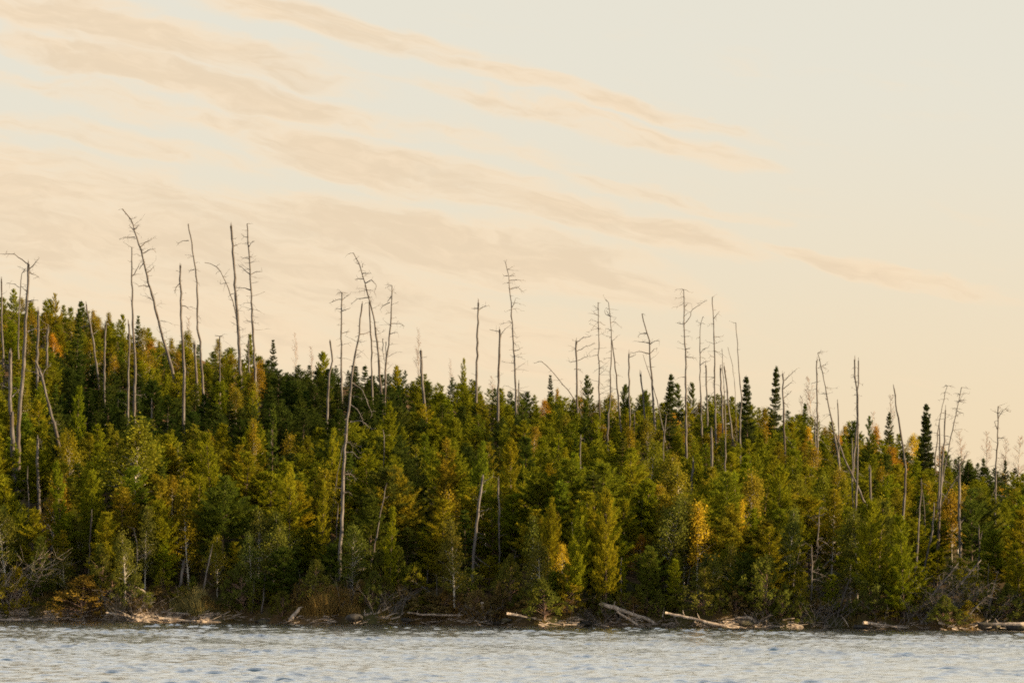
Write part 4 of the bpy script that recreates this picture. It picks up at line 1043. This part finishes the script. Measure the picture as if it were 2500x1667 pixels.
# rocks: outcrop in the wood, boulders along the water
def rock(name, loc, size, seed, label, sub=3, flat=1.0):
    r = np.random.default_rng(seed)
    n1, n2 = 10 * sub, 16 * sub // 2
    th = np.linspace(0, 2 * np.pi, n1, endpoint=False); ph = np.linspace(.02, np.pi - .02, n2)
    d = np.stack([np.outer(np.sin(ph), np.cos(th)), np.outer(np.sin(ph), np.sin(th)), np.outer(np.cos(ph), np.ones(n1))], -1).reshape(-1, 3)
    rr = np.ones(len(d))
    for _ in range(11):                                  # cut facets
        n_ = unit(r.standard_normal(3)); c = r.uniform(.55, .85); dp = d @ n_
        rr = np.where(dp > 0, np.minimum(rr, c / np.maximum(dp, 1e-3)), rr)
    rr += .03 * np.sin(d[:, 0] * 9 + d[:, 2] * 13 + seed) + .02 * np.sin(d[:, 1] * 17 + seed * 2)
    V = d * rr[:, None] * np.array(size)
    i = np.arange(n2 - 1)[:, None] * n1; j = np.arange(n1)[None, :]; j2 = (j + 1) % n1
    Q = np.stack([i + j, i + n1 + j, i + n1 + j2, i + j2], -1).reshape(-1, 4)
    o = link(name, mesh_np(name, V, Q, MAT_ROCK)); o.location = loc; o.rotation_euler = (0, 0, r.uniform(0, 6))
    tag(o, label[0], label[1], label[2] if len(label) > 2 else None); return o
f_ = place(1630, 14); rock('rock_outcrop', (f_[0], f_[1], at(1630, 1325, f_[1])[2] - .6), (1.5, 1.0, 1.0), 12, ('grey lichened rock face in the dark gap left of the golden birch', 'rock'))
BOULD = [(1815, 1521, 70, 26, 'large dark boulder under the arched grey log'), (2405, 1528, 80, 22, 'dark boulder under the upper grey log near the right edge'), (2480, 1530, 60, 20, 'dark boulder cut off by the right picture edge'),
         (870, 1508, 45, 20, 'dark rounded rock below the tall grass mound'), (1215, 1518, 40, 18, 'small dark rock right of the pale stump'), (1235, 1515, 30, 14, 'small brown rock at the start of the long sloping pale log'),
         (990, 1514, 34, 12, 'flat dark rock under the long straight pale log'), (1430, 1522, 50, 14, 'flat dark rock below the short clean pale log'), (640, 1516, 40, 12, 'low dark rock left of the leaning bleached stub'), (2100, 1530, 40, 12, 'low rock left of the wide pale log end')]
for q, (px, py, w_, h_, lb) in enumerate(BOULD):
    t_ = solve_t(px, py + h_ * .4, -.3, 3); f_ = place(px, t_); k = ppm(f_[1])
    rock('boulder', (f_[0], f_[1], at(px, py, f_[1])[2]), (w_ / k * .6, w_ / k * .42, h_ / k * .55), 40 + q, (lb, 'boulder', 'boulders at the waterline'), 2)

# loose sticks and bits of bark washed up along the bank
r = np.random.default_rng(15); tb = Tubes()
for _ in range(1500):
    px = r.choice([r.uniform(-20, 520), r.uniform(-20, 2520), r.uniform(1350, 1950)], p=[.45, .4, .15])
    f_ = place(px, r.uniform(-.25, .7)); a = r.normal(0, .5); L = r.uniform(.2, .9) * (1.7 if px < 520 and r.uniform() < .35 else 1)
    d = np.array([math.cos(a), .4 * math.sin(a), r.normal(0, .18)]) * L
    p0 = np.array([f_[0], f_[1], max(f_[2], 0) + r.uniform(.02, .2)]); tb.add(np.array([p0, p0 + d * .5 + .03 * r.standard_normal(3), p0 + d]), np.array([.03, .026, .014]) * r.uniform(.5, 1.7), 4)
o = link('driftwood_debris', tb.mesh('driftwood_debris', MAT_DEBRIS)); tag(o, 'loose sticks and bark washed up along the waterline', 'debris', kind='stuff')

# ------------------------------------------------------------------ the wood going on beyond both sides of the picture
r = np.random.default_rng(61)
crown_mass('far_wood', [(r.uniform(2660, 4300), r.uniform(2, 75), r.uniform(4.5, 7), 1.2, 'pine') for _ in range(60)], 1, .25, 1.9, 'pine wood going on past the right end of the shore')
crown_mass('far_wood', [(r.uniform(-1100, -160), r.uniform(2, 75), r.uniform(4.5, 7), 1.2, 'pine') for _ in range(25)], 2, .25, 1.9, 'pine wood going on past the left end of the shore')

# ------------------------------------------------------------------ labels for the living trees and shrubs
MARKS = [(20, 'the left picture edge'), (70, 'the big forked snag'), (210, 'the orange hilltop stub'), (330, 'the tallest leaning snag'), (445, 'the straight broken trunk'), (600, 'the two ridge snags'), (720, 'the crooked jagged trunk'), (850, 'the very long snag'),
         (950, 'the low-forking snag'), (1035, 'the thick short ridge trunk'), (1165, 'the dark straight pole'), (1255, 'the tall wispy snag'), (1410, 'the three-limbed blunt pole'), (1490, 'the crossing pair'), (1590, 'the crooked thick snag'),
         (1670, 'the crooked-limbed tall snag'), (1745, 'the hook-branched snag'), (1885, 'the club-topped spruce'), (2000, 'the birch-wrapped snag'), (2090, 'the twin snag'), (2195, 'the pale curved trunk'), (2300, 'the pole cluster'), (2435, 'the last tall snag')]
TONE = {'deep': 'deep green', 'pine': 'green', 'fir': 'dark green', 'spruce': 'blackish', 'olive': 'olive', 'bronze': 'bronze', 'gold': 'golden', 'orange': 'orange', 'alder': 'dull green', 'rust': 'rusty', 'brown': 'brown'}
BANDS = ['low by the shore', 'on the lower slope', 'in mid slope', 'on the upper slope', 'on the skyline']
ORD = ['first', 'second', 'third', 'fourth', 'fifth', 'sixth', 'seventh', 'eighth', 'ninth', 'tenth', 'eleventh', 'twelfth', 'thirteenth', 'fourteenth', 'fifteenth', 'sixteenth']
cells = {}
for T_ in TREES + [s_ for s_ in SHRUBS if not s_['label']]:
    px = T_['px']; sk = skyline(px); f_ = (T_['top'] - sk) / (1500 - sk)
    bnd = 4 if f_ < .04 else 3 if f_ < .22 else 2 if f_ < .48 else 1 if f_ < .72 else 0
    mk = min(MARKS, key=lambda m_: abs(m_[0] - px))[1]
    cells.setdefault((T_['kind'], T_['col'], bnd, mk), []).append(T_)
KW = {'pine': 'pine', 'fir': 'fir', 'spruce': 'spruce', 'birch': 'birch', 'bare': 'birch', 'bush': 'shrub'}
GRP = {'pine': 'young pines on the slope', 'fir': 'firs among the pines', 'spruce': 'dark ridge spruces', 'birch': 'autumn birches', 'bare': 'leafless birches', 'bush': 'shrubs along the shore'}
for (kind, col_, bnd, mk), L_ in cells.items():
    L_.sort(key=lambda q: q['px'])
    for n_, T_ in enumerate(L_):
        tone_ = 'bare pinkish' if kind == 'bare' else TONE[col_]
        rel = 'below' if bnd < 3 else 'beside'
        s = '%s %s %s %s %s' % (tone_, KW[kind], BANDS[bnd], rel, mk)
        if len(L_) > 1: s += ', %s from left' % ORD[min(n_, 15)]
        tag(T_['obj'], s, CAT[kind], GRP[kind])
for s_ in SHRUBS:
    if s_['label']: tag(s_['obj'], s_['label'], 'shrub', GRP['bush'])
